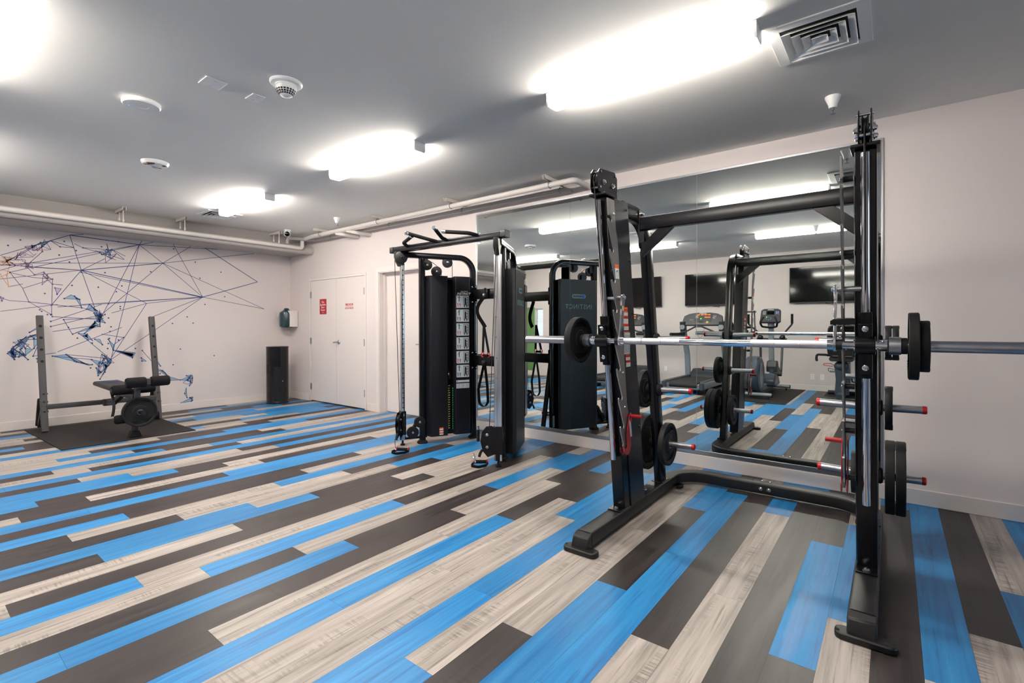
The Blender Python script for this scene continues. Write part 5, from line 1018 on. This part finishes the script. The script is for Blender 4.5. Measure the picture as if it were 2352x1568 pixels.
G().prism(circ(0.007, 10), P(0.38, 0.1095, 0.688), rd, up3, n*0.0003).build('red_dot', ink_r, wl); G().prism(circ(0.006, 3), P(0.42, 0.1095, 0.688), rd, up3, n*0.0003).build('yellow_mark', ink_yel, wl)
g = G(); g.prism(rrect(0.155, 0.055), P(0.445, 0.1083, 0.635), rd, up3, n*0.0008); wl = g.build('instruction_label', sticker_b, CM)
q = G()
for r in range(4):
    for cx in range(3): q.prism(rrect(0.04, 0.006), P(0.445, 0.1094, 0.653-r*0.012)+rd*(cx-1)*0.05, rd, up3, n*0.0003)
q.build('fine_print', ink_g, wl)
for i, m_ in enumerate((sticker_o, sticker_w, sticker_o, sticker_w, sticker_o, sticker_w)):
    G().prism(rrect(0.045, 0.0135), P(0.19, 0.1083, 0.172-i*0.0138), rd, up3, n*0.0008).build('warning_label', m_, CM)
# stirrup handles lying on the floor under the carriages
def stirrup(c, ang, label, hook):
    t = thing('cable_stirrup', label, 'cable handle', (c[0], c[1], 0), 'cable handles on the floor')
    c = Vector(c); R = Matrix.Rotation(ang, 3, 'Z'); X, Y = R @ Vector((1, 0, 0)), R @ Vector((0, 1, 0))
    g = G(); g.cyl(c-X*0.055, c+X*0.055, 0.0165, 22); g.build('grip', black_foam, t)
    for sx in (-1, 1):
        g = G(); g.lathe([(0.017, 0), (0.0235, 0.003), (0.0235, 0.010), (0.017, 0.013), (0, 0.013)], c+X*sx*0.055, X*sx, 22); g.build('red_ring', red_pl, t)
    g = G(); z = Vector((0, 0, -0.012))
    g.sweep(fillet([c-X*0.068+z, c-X*0.075-Y*0.06+z*0.4, c-X*0.09-Y*0.10+z*0.6, c-X*0.02-Y*0.135+z, c+X*0.05-Y*0.08+z, c+X*0.068+z], 0.03, 5), rrect(0.005, 0.024), up=(0, 0, 1)); g.build('strap', strap_m, t)
    k = Vector(hook); b = c-X*0.045-Y*0.08+Vector((0, 0, 0.006))
    mid = (k+b)/2; ax = (k-b); L = ax.length; ax.normalize(); sd = ax.cross(Vector((0.4, 0.3, 0.2))).normalized()*0.016
    g = G(); ring = [mid+ax*(L*0.46*math.cos(2*PI*i/24))+sd*math.sin(2*PI*i/24) for i in range(24)]; g.tube(ring, 0.004, 8, closed=True); g.build('carabiner', chrome, t)
    return t
stirrup((3.33, 4.04, 0.032), math.radians(-60), 'stirrup handle with red rings under the left chrome column', (3.36, 4.21, 0.115))
stirrup((3.40, 3.015, 0.06), math.radians(-50), 'stirrup handle with red rings hanging under the right chrome column', (3.385, 3.095, 0.125))
# suspension straps on the cross bars
t = thing('suspension_strap', 'black suspension trainer strap with red handle rings hung from the upper cross bar', 'strap', (4.2, YC, 0.9))
X0 = 4.195
g = G(); g.sweep([(X0+0.0, YC+0.045, 1.748), (X0-0.005, YC+0.045, 1.62)], rrect(0.035, 0.004), up=(1, 0, 0)); g.sweep([(X0-0.03*math.sin(PI*k/8)-0.03, YC+0.045+0.075*math.sin(PI*k/12), 1.64-0.34*k/12) for k in range(13)], rrect(0.05, 0.003), up=(1, 0, 0)); g.build('anchor_strap', strap_m, t)
G().ball((X0-0.04, YC+0.03, 1.665), 0.022, 14).build('anchor_buckle', steel, t)
for dy in (0.0, 0.085):
    g = G(); g.sweep([(X0-0.05, YC+0.025, 1.33), (X0-0.055, YC+0.035-dy, 1.02)], rrect(0.032, 0.003), up=(1, 0, 0)); g.build('main_strap', strap_m, t)
    for sx in (0.0,):
        g = G(); c = Vector((X0-0.058, YC+0.035-dy, 0.995)); g.tube([c+Vector((0, 0.020*math.cos(2*PI*k/16), 0.024*math.sin(2*PI*k/16))) for k in range(16)], 0.006, 8, closed=True); g.build('red_ring', red_pl, t)
g = G(); g.cyl((X0-0.058, YC+0.03, 0.988), (X0-0.058, YC-0.045, 0.988), 0.014, 14); g.build('foam_grip', black_foam, t)
t = thing('stretch_strap', 'black strap loop hanging from the lower cross bar of the cable machine', 'strap', (4.2, YC, 0.4))
g = G(); g.sweep(fillet([(X0-0.045, YC+0.03, 0.885), (X0-0.06, YC+0.10, 0.60), (X0-0.06, YC+0.085, 0.44), (X0-0.055, YC+0.01, 0.40), (X0-0.05, YC-0.035, 0.47), (X0-0.05, YC-0.025, 0.64), (X0-0.045, YC+0.015, 0.885)], 0.06, 6), rrect(0.004, 0.042), up=(1, 0, 0)); g.build('loop', strap_m, t)
g = G(); g.ball((X0-0.05, YC+0.022, 0.905), 0.032, 18); g.build('door_anchor_ball', black_rub, t)

# ------------------------------------------------------------------ weight bench on its mat
o = G().prism([(1.10, 6.985), (2.425, 6.965), (2.46, 8.33), (1.10, 8.70)][:0] or [(1.165, 6.985), (2.435, 6.985), (2.435, 8.72), (1.10, 8.72)], (0, 0, 0), (1, 0, 0), (0, 1, 0), (0, 0, 0.008)).build('rubber_mat', mat_rub)
tag(o, 'dark rubber mat under the weight bench at the mural wall', 'mat')
WB = thing('weight_bench', 'charcoal weight bench with tall uprights and foam leg rollers before the mural', 'weight bench', (1.82, 7.8, 0.008))
zb = 0.008
def post(x, y):
    top = (x, y+0.30, 1.46); bot = (x, y+0.002, zb+0.009)
    R_ = Vector(top)-Vector(bot)
    g = G(); g.sweep([bot, top], rrect(0.065, 0.062, 0.004, 2), up=(0, 1, 0)); o = g.build('upright', char_steel, WB)
    h = G(); h2 = G(); fn = Vector((0, -1, 0.2)).normalized()
    for k in range(4):
        q = Vector(bot)+R_*(0.905-0.103*k); h.cyl(q+fn*0.0285, q+fn*0.0325, 0.017, 16); h2.lathe([(0.017, 0.0322), (0.021, 0.0328), (0.021, 0.031), (0.017, 0.031)], q, fn, 18)
    h.build('peg_hole', dark_void, o); h2.build('hole_rim', char_steel, o)
    g = G()
    for z in (0.24, 0.36, 0.46): q = Vector(bot)+R_*(z/1.45); g.bolt(q+fn*0.031, fn, 0.011, 0.008); g.bolt(q+Vector((0.033, 0, 0)), (1, 0, 0), 0.011, 0.008)
    g.build('bolts', black_pl, WB)
    g = G(); g.bar((x, y+0.05, 0.34), (x, y-0.0+0.33, zb+0.035), 0.05, 0.05, up=(1, 0, 0), r=0.004); g.build('rear_strut', char_steel, WB)
    g = G(); g.sweep([(x-0.005, y+0.345, zb+0.05), (x-0.005, y+0.20, 0.40)], circ(0.036, 20)); g.build('plate_post', black_rub, WB)
post(1.235, 8.33); post(2.405, 8.23)
g = G(); g.bar((1.262, 8.375, 0.315), (2.38, 8.275, 0.315), 0.055, 0.06, r=0.003); g.build('cross_tube', char_steel, WB)
g = G(); g.bar((1.83, 8.30, 0.315), (1.83, 7.95, 0.34), 0.055, 0.06, r=0.003); g.bar((1.83, 7.96, 0.34), (1.84, 7.58, 0.49), 0.055, 0.06, r=0.003); g.bar((1.84, 7.58, 0.485), (1.845, 7.12, 0.485), 0.055, 0.06, r=0.003); g.build('spine', char_steel, WB)
g = G(); g.box(1.785, 1.895, 8.20, 8.27, 0.275, 0.36); g.build('spine_clamp', char_steel, WB, bevel=0.003)
# back pad (slightly raised toward the uprights) and seat pad
g = G(); g.sweep([(1.80, 8.16, 0.585), (1.825, 7.50, 0.560)], rrect(0.275, 0.055, 0.024, 4), up=(0, 0, 1)); bp = g.build('back_pad', black_vin, WB, bevel=0.006)
text('BODY', 0.075, (1.81, 8.03, 0.6085), (-1, 0.03, 0), (0.03, -1, 0.04), ink_blue, 'lettering', bp, bold=0.003)
g = G(); g.sweep([(1.828, 7.47, 0.548), (1.842, 7.18, 0.552)], rrect(0.30, 0.055, 0.024, 4), up=(0, 0, 1)); g.build('seat_pad', black_vin, WB, bevel=0.006)
g = G(); g.bar((1.81, 8.12, 0.54), (1.825, 7.55, 0.523), 0.05, 0.03); g.build('pad_rail', char_steel, WB)
# curved adjuster arm under the seat
g = G(); g.sweep([(1.755, 7.72-0.10*math.sin(PI*k/12*0.9), 0.50-0.30*k/12) for k in range(13)], rrect(0.008, 0.03), up=(1, 0, 0)); g.build('adjuster_arc', steel, WB)
# front leg, developer and rollers
g = G(); g.bar((1.845, 7.16, zb+0.05), (1.845, 7.16, 0.47), 0.06, 0.06, up=(0, 1, 0), r=0.003); g.build('front_leg', char_steel, WB)
g = G(); g.prism([(-0.06, 0), (0.06, 0), (0.036, 0.07), (-0.036, 0.07)], (1.845, 7.10, zb), (1, 0, 0), (0, 0, 1), (0, 0.12, 0)); g.build('front_foot', black_rub, WB, bevel=0.006)
g = G(); g.bar((1.855, 7.09, 0.60), (1.85, 7.06, 0.22), 0.055, 0.045, up=(0, 1, 0), r=0.003); g.bar((1.855, 7.09, 0.585), (1.87, 6.77, 0.665), 0.05, 0.045, r=0.003); g.build('leg_developer', char_steel, WB)
g = G(); g.box(1.848, 1.893, 6.725, 6.775, 0.655, 0.725); g.build('roller_bracket', char_steel, WB, bevel=0.004)
def roller(x0, x1, y, z, r=0.058):
    g = G(); s = 1 if x1 > x0 else -1; L = abs(x1-x0)
    g.lathe([(0.018, 0.0), (r*0.86, 0.0), (r, 0.012), (r, L-0.014), (r*0.86, L), (0.018, L)], (x0, y, z), (s, 0, 0), 30); o = g.build('foam_roller', black_foam, WB)
    G().lathe([(0.019, 0), (0.019, 0.006), (0, 0.006)], (x1, y, z), (s, 0, 0), 16).build('roller_cap', black_pl, o)
roller(1.846, 1.662, 6.75, 0.688); roller(1.895, 2.075, 6.75, 0.688)
roller(1.812, 1.635, 7.17, 0.575); roller(1.878, 2.05, 7.17, 0.575)
roller(1.815, 1.635, 7.07, 0.245, 0.05); roller(1.885, 2.06, 7.07, 0.245, 0.05)
g = G(); g.cyl((1.85, 7.04, 0.318), (1.85, 6.84, 0.318), 0.0235, 20); g.build('plate_peg', black_pl, WB)
weight_plate(0.172, 0.050, (1.85, 6.985, 0.318), 'black grip plate on the front peg of the weight bench', 'plate on the bench', 0.2)

# ------------------------------------------------------------------ the far side of the room, seen in the mirror: televisions and cardio machines
def tv(yc, label, tilt=0.0):
    t = thing('television', label, 'television', (XW, yc, 2.165), 'wall televisions')
    R = Matrix.Rotation(tilt, 3, 'Y'); c = Vector((XW+0.075, yc, 2.165))
    g = G(); g.obox(c, 0.035, 1.30, 0.735, R); g.build('case', black_pl, t, bevel=0.003)
    g = G(); g.obox(c+R @ Vector((0.0182, 0, 0.004)), 0.001, 1.278, 0.708, R); g.build('screen', screen_m, t)
    g = G(); g.box(XW, XW+0.06, yc-0.2, yc+0.2, 2.0, 2.3); g.build('wall_bracket', black_pl, t)
    g = G(); g.tube(fillet([(XW+0.06, yc-0.02, 1.83), (XW+0.065, yc+0.03, 1.775), (XW+0.06, yc-0.08, 1.765), (XW+0.06, yc-0.12, 1.745), (XW+0.05, yc-0.10, 1.80)], 0.03), 0.005, 8); g.build('cable', black_pl, t)
tv(5.095, 'wall television farthest from the bike, above the partly hidden treadmill', 0.07)
tv(3.22, 'wall television above the treadmill, crossed by the mirror seam')
tv(1.055, 'wall television above the elliptical and bike, seen between the rack posts')

def treadmill(xr_, yc, label):
    T = thing('treadmill', label, 'treadmill', (xr_-1.0, yc, 0), 'treadmills')
    def B(a, b, c, d, e, f): return (xr_-b, xr_-a, yc+c, yc+d, e, f)
    g = G(); g.box(*B(0.08, 1.95, -0.36, 0.36, 0.10, 0.19)); g.build('deck', silver_p, T, bevel=0.006)
    g = G(); g.box(*B(0.12, 1.55, -0.255, 0.255, 0.19, 0.212)); g.cyl((xr_-0.10, yc-0.27, 0.165), (xr_-0.10, yc+0.27, 0.165), 0.048, 24); g.build('running_belt', belt_m, T, bevel=0.004)
    for s in (-1, 1):
        g = G(); g.sweep([(xr_-0.06, yc+s*0.365, 0.165), (xr_-1.9, yc+s*0.365, 0.165)], rrect(0.07, 0.15, 0.025, 3), up=(0, 0, 1)); rl = g.build('side_rail', silver_p, T)
        g = G(); g.box(*B(0.08, 1.6, s*0.365-0.06 if s > 0 else s*0.365-0.03, s*0.365+0.03 if s > 0 else s*0.365+0.06, 0.236, 0.246)); g.build('foot_strip', tred_dark, rl, bevel=0.003)
        g = G(); g.sweep([(xr_-0.0, yc+s*0.365, 0.165), (xr_-0.075, yc+s*0.365, 0.165)], rrect(0.082, 0.165, 0.035, 4), up=(0, 0, 1), scale=[0.8, 1.0]); g.build('end_cap', slate_pl, rl)
        g = G(); g.sweep(fillet([(xr_-1.62, yc+s*0.40, 0.20), (xr_-1.56, yc+s*0.40, 0.70), (xr_-1.30, yc+s*0.41, 1.33)], 0.25), rrect(0.055, 0.12, 0.02, 3), up=(0, 1, 0)); g.build('upright', silver_p, T)
        g = G(); g.sweep([(xr_-1.34, yc+s*0.41, 1.155), (xr_-1.08, yc+s*0.44, 1.145), (xr_-0.70, yc+s*0.47, 1.150)], rrect(0.05, 0.07, 0.024, 4), up=(0, 0, 1), scale=[1.3, 1.0, 0.95]); g.build('arm_rest', black_rub, T)
        g = G(); g.sweep([(xr_-1.33, yc+s*0.405, 1.20), (xr_-1.30, yc+s*0.41, 1.42)], rrect(0.12, 0.17, 0.05, 4), up=(1, 0, 0)); cup = g.build('cup_holder_housing', tred_dark, T)
        g = G(); g.lathe([(0.0, 0), (0.058, 0), (0.052, 0.006), (0.0, 0.006)], (xr_-1.225, yc+s*0.405, 1.30), (1, 0, 0.1), 26); g.build('cup_holder', grey_pl, cup)
        g = G(); g.box(*B(0.30, 0.42, s*0.30-0.03, s*0.30+0.03, 0.0, 0.10)); g.box(*B(1.7, 1.82, s*0.30-0.03, s*0.30+0.03, 0.0, 0.10)); g.build('levelling_foot', black_pl, T)
    g = G(); g.box(*B(0.085, 0.105, -0.30, 0.30, 0.085, 0.135)); g.build('rear_panel', slate_pl, T)
    g = G(); g.prism([(1.48, 0.19), (1.56, 0.30), (1.70, 0.37), (2.0, 0.36), (2.06, 0.20), (2.06, 0.10), (1.48, 0.10)], (xr_, yc-0.33, 0), (-1, 0, 0), (0, 0, 1), (0, 0.66, 0)); g.build('motor_hood', tred_dark, T, bevel=0.02)
    # console: broad arched fascia tilted toward the runner
    cx = xr_-1.26; tilt = Vector((-0.42, 0, 0.91)); nrm = Vector((0.91, 0, 0.42)); o = Vector((cx, yc, 1.345)); ey = Vector((0, -1, 0))
    out = [(-0.40, 0.0), (0.40, 0.0), (0.42, 0.12), (0.40, 0.22), (0.30, 0.275), (0.15, 0.30), (-0.15, 0.30), (-0.30, 0.275), (-0.40, 0.22), (-0.42, 0.12)]
    g = G(); g.prism(out, o, ey, tilt, nrm*-0.06); con = g.build('console', tred_dark, T, bevel=0.012)
    def pan(w, h, x, z, m_, nm, r=0.006, th=0.002): G().prism(rrect(w, h, r), o+ey*x+tilt*z+nrm*0.001, ey, tilt, nrm*th).build(nm, m_, con)
    pan(0.36, 0.20, 0.02, 0.17, black_pl, 'display_panel', 0.01, 0.001)
    for x in (-0.09, -0.015, 0.06, 0.13): pan(0.055, 0.016, x, 0.245, led_o, 'amber_readout', 0.002)
    pan(0.12, 0.014, 0.10, 0.185, led_o, 'amber_readout', 0.002)
    for i in range(4):
        for j in range(3): pan(0.010, 0.010, -0.14+j*0.02, 0.225-i*0.017, ink_w, 'key', 0.002)
    G().prism(circ(0.014, 14), o+ey*-0.03+tilt*0.15+nrm*0.002, ey, tilt, nrm*0.002).build('start_button', led_g, con)
    G().prism(circ(0.012, 14), o+ey*-0.19+tilt*0.085+nrm*0.002, ey, tilt, nrm*0.002).build('red_button', ink_r, con)
    G().prism(circ(0.024, 18), o+ey*0.11+tilt*0.065+nrm*0.001, ey, tilt, nrm*0.003).build('stop_ring', ink_yel, con)
    G().prism(circ(0.016, 18), o+ey*0.11+tilt*0.065+nrm*0.004, ey, tilt, nrm*0.006).build('stop_button', sticker_o, con)
    pan(0.10, 0.02, -0.02, 0.072, dark_void, 'reading_slot', 0.008)
    for x in (-0.25, -0.21): pan(0.03, 0.02, x, 0.125, grey_pl, 'rocker_key', 0.006)
    for i, m_ in enumerate((led_b, ink_w, led_r)): pan(0.016, 0.008, 0.215+i*0.02, 0.15-i*0.01+0.02, m_, 'indicator', 0.002)
    for i in range(3): pan(0.008, 0.05, 0.225+i*0.022, 0.20, ink_g, 'level_column', 0.002)
    text('LifeFitness', 0.036, o+ey*0.0+tilt*0.279+nrm*0.0012, ey, tilt, ink_w, 'lettering', con, bold=0.001)
    g = G(); g.tube(fillet([(xr_-1.16, yc-0.40, 1.19), (xr_-1.13, yc-0.30, 1.20), (xr_-1.06, yc-0.06, 1.315), (xr_-1.06, yc+0.06, 1.315), (xr_-1.13, yc+0.30, 1.20), (xr_-1.16, yc+0.40, 1.19)], 0.07), 0.018, 14); g.build('sensor_bar', tred_dark, T)
    g = G(); g.tube([(xr_-1.16, yc-0.10+0.14*math.sin(PI*k/14)*0+0.20*k/14, 1.31-0.24*math.sin(PI*k/14)) for k in range(15)], 0.003, 6); g.build('safety_cord', black_pl, T)
    return T
treadmill(-0.22, 3.24, 'silver and graphite treadmill crossed by the mirror seam, console lit amber')
treadmill(-0.22, 4.93, 'treadmill mostly hidden behind the rack upright, left of the other one')

# elliptical trainer
x0, yc = -0.30, 1.93
o = G().box(-2.37, 0.05, 1.42, 2.62, 0.0, 0.008).build('rubber_mat', mat_rub); tag(o, 'dark rubber mat under the elliptical trainer, seen in the mirror', 'mat')
E_ = thing('elliptical_trainer', 'slate grey elliptical trainer with lit console, seen in the mirror', 'elliptical', (-1.2, yc, 0.008))
zb = 0.008
prof = []
for k in range(40):
    a = 2*PI*k/40; prof.append((-0.33+0.33*math.cos(a)*(1.0), 0.42+0.345*math.sin(a)))
g = G(); g.prism([(x, z) for x, z in prof], (x0, yc-0.02, 0), (1, 0, 0), (0, 0, 1), (0, 0.24, 0)); g.build('drive_shroud', slate_pl, E_, bevel=0.05)
g = G(); g.prism(circ(0.27, 30), (x0-0.33, yc-0.025, 0.40), (0.42, 0, 0), (0, 0, 0.9), (0, 0.25, 0)); g.build('shroud_inlay', silver_p, E_, bevel=0.01)
g = G()
for k in range(6):
    for s in (-1, 1): g.obox((x0-0.20+k*0.018, yc+0.10+s*0.07, 0.735-k*0.016), 0.006, 0.07, 0.004)
g.build('vent_slots', dark_void, E_)
g = G(); g.bar((x0-0.30, yc+0.10, 0.13), (x0-1.75, yc+0.04, 0.13), 0.12, 0.14, r=0.03); g.build('main_frame', silver_p, E_)
for xx, w_ in ((x0-0.10, 0.30), (x0-1.75, 0.34)):
    g = G(); g.cyl((xx, yc+0.07-w_, 0.085), (xx, yc+0.07+w_, 0.085), 0.036, 22); st = g.build('stabiliser', silver_p, E_)
    for s in (-1, 1):
        g = G(); g.cyl((xx, yc+0.07+s*w_, 0.085), (xx, yc+0.07+s*(w_+0.012), 0.085), 0.038, 20); g.cyl((xx, yc+0.07+s*(w_-0.06), zb), (xx, yc+0.07+s*(w_-0.06), 0.05), 0.014, 12); g.build('stabiliser_foot', black_pl, st)
g = G(); g.sweep([(x0-1.45, yc, 0.15), (x0-1.35, yc, 1.28)], rrect(0.075, 0.10, 0.03, 4), up=(0, 1, 0)); g.build('mast', silver_p, E_)
g = G(); g.lathe([(0.05, 0), (0.062, 0.01), (0.062, 0.12), (0.05, 0.13)], (x0-1.35, yc, 1.27), n=24); g.build('mast_collar', grey_pl, E_)
g = G(); g.prism([(-0.30, 0.20), (-0.16, 0.34), (0.10, 0.38), (0.28, 0.26), (0.30, 0.14), (-0.30, 0.14)], (x0-1.30, yc-0.12, 0), (1, 0, 0), (0, 0, 1), (0, 0.24, 0)); g.build('front_cover', slate_pl, E_, bevel=0.03)
tilt = Vector((-0.38, 0, 0.925)); nrm = Vector((0.925, 0, 0.38)); o = Vector((x0-1.22, yc, 1.395)); ey = Vector((0, -1, 0))
g = G(); g.prism([(-0.185, 0.03), (-0.15, 0.0), (0.15, 0.0), (0.185, 0.03), (0.175, 0.27), (0.12, 0.30), (-0.12, 0.30), (-0.175, 0.27)], o, ey, tilt, nrm*-0.07); con = g.build('console', tred_dark, E_, bevel=0.012)
def pan(w, h, x, z, m_, nm, r=0.004): G().prism(rrect(w, h, r), o+ey*x+tilt*z+nrm*0.001, ey, tilt, nrm*0.002).build(nm, m_, con)
pan(0.13, 0.075, 0.0, 0.205, screen_m, 'display')
for i in range(3):
    for j in range(4): pan(0.009, 0.012, -0.135+i*0.02, 0.235-j*0.02, ink_w, 'key')
for i in range(3): pan(0.008, 0.06, 0.10+i*0.02, 0.21, ink_g if i else led_b, 'level_column')
pan(0.012, 0.008, 0.15, 0.165, led_r, 'indicator')
for k in range(8): pan(0.012, 0.012, -0.03+0.045*math.cos(PI*k/4), 0.085+0.03*math.sin(PI*k/4), led_b if k == 6 else ink_g, 'key', 0.005)
G().prism(circ(0.011, 12), o+ey*-0.065+tilt*0.115+nrm*0.002, ey, tilt, nrm*0.002).build('start_button', led_g, con)
text('LifeFitness', 0.026, o+tilt*0.275+nrm*0.0012, ey, tilt, ink_w, 'lettering', con, bold=0.0008)
g = G(); g.tube(fillet([(x0-1.14, yc-0.10, 1.50), (x0-1.08, yc-0.155, 1.40), (x0-1.16, yc-0.13, 1.31), (x0-1.30, yc, 1.29), (x0-1.16, yc+0.13, 1.31), (x0-1.08, yc+0.155, 1.40), (x0-1.14, yc+0.10, 1.50)], 0.06), 0.019, 14); g.build('pulse_grip', black_rub, E_)
g = G(); g.bar((x0-1.40, yc-0.27, 1.055), (x0-1.40, yc+0.27, 1.055), 0.05, 0.05, r=0.015); g.build('pivot_bar', tred_dark, E_)
for s in (-1, 1):
    yy = yc+s*0.20; ph = 0.10 if s < 0 else -0.12
    g = G(); g.ball((x0-1.36, yy, 1.09), 0.055, 18); g.build('pivot_cap', black_pl, E_)
    g = G(); g.sweep([(x0-1.38, yy, 1.06), (x0-1.30+ph, yy, 0.42)], rrect(0.055, 0.04, 0.012, 3), up=(0, 1, 0)); g.build('swing_arm', tred_dark, E_)
    g = G(); g.tube(fillet([(x0-1.38, yy, 1.08), (x0-1.36, yy+s*0.06, 1.22), (x0-1.24-ph, yy+s*0.17, 1.36), (x0-1.24-ph, yy+s*0.17, 1.55)], 0.06), 0.017, 14); ha = g.build('handlebar', tred_dark, E_)
    g = G(); g.cyl((x0-1.24-ph, yy+s*0.17, 1.37), (x0-1.24-ph, yy+s*0.17, 1.56), 0.022, 18); g.build('hand_grip', black_foam, ha)
    g = G(); g.sweep([(x0-0.35, yy-s*0.02, 0.40+ph), (x0-1.28+ph, yy-s*0.02, 0.40)], rrect(0.06, 0.075, 0.02, 3), up=(0, 0, 1)); g.build('pedal_link', tred_dark, E_)
    g = G(); g.lathe([(0.0, -0.035), (0.06, -0.035), (0.06, 0.035), (0.0, 0.035)], (x0-1.28+ph, yy-s*0.02, 0.40), (0, 1, 0), 22); g.build('link_joint', black_pl, E_)
    xx = x0-0.66+ph
    g = G(); g.prism([(0.20, 0.0), (0.21, 0.10), (0.15, 0.20), (0.05, 0.205), (-0.02, 0.10), (-0.20, 0.03), (-0.22, 0.0)], (xx, yy-0.085-s*0.02, 0.44+ph*0.4), (1, 0, 0), (0, 0, 1), (0, 0.17, 0)); fp = g.build('foot_pedal', tred_dark, E_, bevel=0.02)
    G().prism([(0, 0), (0.06, -0.015), (0.05, -0.05), (-0.01, -0.035)], (xx+0.08, yy-0.087-s*0.02, 0.58+ph*0.4), (1, 0, 0), (0, 0, 1), (0, -0.001, 0)).build('red_mark', ink_r, fp)

# exercise bike
yc, xb = 0.72, -1.25
o = G().box(-2.37, -0.42, 0.15, 1.03, 0.0, 0.008).build('rubber_mat', mat_rub); tag(o, 'dark rubber mat under the exercise bike, seen in the mirror', 'mat')
K = thing('exercise_bike', 'exercise bike with perforated black back rest and red cable, partly behind the rack post', 'exercise bike', (xb, yc, 0.008))
g = G(); g.bar((xb+0.45, yc, 0.09), (xb-0.75, yc, 0.09), 0.12, 0.10, r=0.03); g.build('base_beam', slate_pl, K)
for xx in (xb+0.40, xb-0.70):
    g = G(); g.bar((xx, yc-0.27, 0.045), (xx, yc+0.27, 0.045), 0.08, 0.07, r=0.02); g.build('floor_bar', black_pl, K)
g = G(); g.sweep([(xb, yc, 0.10), (xb+0.02, yc, 0.36), (xb+0.03, yc, 0.55)], rrect(0.16, 0.20, 0.06, 4), up=(0, 1, 0), scale=[1.1, 0.9, 1.05]); g.build('seat_post_shroud', slate_pl, K)
g = G(); g.ball((xb+0.03, yc, 0.60), 0.12, 22, sz=0.85); g.build('post_dome', slate_pl, K)
g = G(); g.sweep([(xb+0.20, yc, 0.735), (xb-0.18, yc, 0.725)], rrect(0.36, 0.085, 0.04, 4), up=(0, 0, 1)); g.build('seat', black_vin, K, bevel=0.01)
# back rest: frame ring and perforated shell
def bp(yy, z): return (xb+0.20+0.10*(z-0.75), yc+yy, z)
ring = fillet([bp(-0.17, 0.78), bp(-0.20, 1.0), bp(-0.17, 1.32), bp(0.17, 1.32), bp(0.20, 1.0), bp(0.17, 0.78), bp(-0.17, 0.78)], 0.07, 5)
g = G(); g.tube(ring, 0.02, 12); g.build('back_frame', black_pl, K)
g = G(); cols, rows_ = 12, 16
for r in range(rows_):
    z0 = 0.80+r*0.0325
    for c in range(cols):
        y0 = -0.175+c*0.0292
        hole = 3 <= r <= 12 and 2 <= c <= 9 and (r+c) % 2 == 0
        if hole: continue
        g.add([bp(y0, z0), bp(y0+0.0294, z0), bp(y0+0.0294, z0+0.0327), bp(y0, z0+0.0327)]+[tuple(Vector(bp(*q))+Vector((-0.012, 0, 0))) for q in ((y0, z0), (y0+0.0294, z0), (y0+0.0294, z0+0.0327), (y0, z0+0.0327))], [(0, 1, 2, 3), (7, 6, 5, 4), (0, 4, 5, 1), (1, 5, 6, 2), (2, 6, 7, 3), (3, 7, 4, 0)])
g.build('back_mesh', black_pl, K)
g = G(); g.sweep([bp(0, 0.70), bp(0, 0.95)], rrect(0.05, 0.09, 0.02), up=(0, 1, 0)); g.build('back_support', black_pl, K)
for s in (-1, 1):
    g = G(); g.tube(fillet([(xb-0.05, yc+s*0.15, 0.78), (xb+0.05, yc+s*0.25, 0.80), (xb+0.05, yc+s*0.38, 0.80), (xb+0.06, yc+s*0.385, 0.73), (xb+0.14, yc+s*0.37, 0.70)], 0.035), 0.021, 14); g.build('side_handle', black_rub, K)
    g = G(); g.bar((xb-0.62, yc+s*0.13, 0.36+s*0.09), (xb-0.62, yc+s*0.24, 0.36+s*0.09), 0.09, 0.03); pd = g.build('pedal', grey_pl, K, bevel=0.004)
    g = G(); g.sweep([(xb-0.60, yc+s*0.11, 0.36), (xb-0.62, yc+s*0.12, 0.36+s*0.09)], rrect(0.03, 0.02), up=(0, 1, 0)); g.tube(fillet([(xb-0.58, yc+s*0.15, 0.40+s*0.09), (xb-0.58, yc+s*0.26, 0.43+s*0.09), (xb-0.64, yc+s*0.26, 0.36+s*0.09)], 0.02), 0.005, 8); g.build('pedal_strap', black_pl, pd)
g = G(); g.tube(fillet([(xb+0.05, yc+0.10, 0.60), (xb+0.06, yc+0.16, 0.645), (xb+0.06, yc+0.27, 0.64), (xb+0.06, yc+0.275, 0.61), (xb+0.06, yc+0.13, 0.595)], 0.02), 0.006, 10); g.build('red_cable', red_pl, K)
g = G(); g.prism([(-0.35, 0.12), (-0.42, 0.60), (-0.55, 0.78), (-0.72, 0.75), (-0.80, 0.40), (-0.78, 0.12)], (xb, yc-0.09, 0), (1, 0, 0), (0, 0, 1), (0, 0.18, 0)); g.build('drive_shroud', slate_pl, K, bevel=0.03)
g = G(); g.sweep([(xb-0.60, yc, 0.72), (xb-0.48, yc, 1.15)], rrect(0.07, 0.09, 0.03, 3), up=(0, 1, 0)); g.build('console_mast', silver_p, K)
tilt = Vector((-0.38, 0, 0.925)); nrm = Vector((0.925, 0, 0.38)); o = Vector((xb-0.44, yc, 1.20)); ey = Vector((0, -1, 0))
g = G(); g.prism(rrect(0.36, 0.32, 0.06, 5), o+tilt*0.14, ey, tilt, nrm*-0.07); con = g.build('console', tred_dark, K, bevel=0.01)
G().prism(rrect(0.18, 0.10, 0.005), o+tilt*0.19+nrm*0.001, ey, tilt, nrm*0.001).build('display', screen_m, con)
G().prism(rrect(0.05, 0.012, 0.003), o+tilt*0.27+ey*0.05+nrm*0.001, ey, tilt, nrm*0.001).build('red_mark', ink_r, con)
for i in range(3): G().prism(circ(0.006, 8), o+tilt*(0.12-0.025*i)-ey*0.12+nrm*0.001, ey, tilt, nrm*0.001).build('key', ink_g, con)
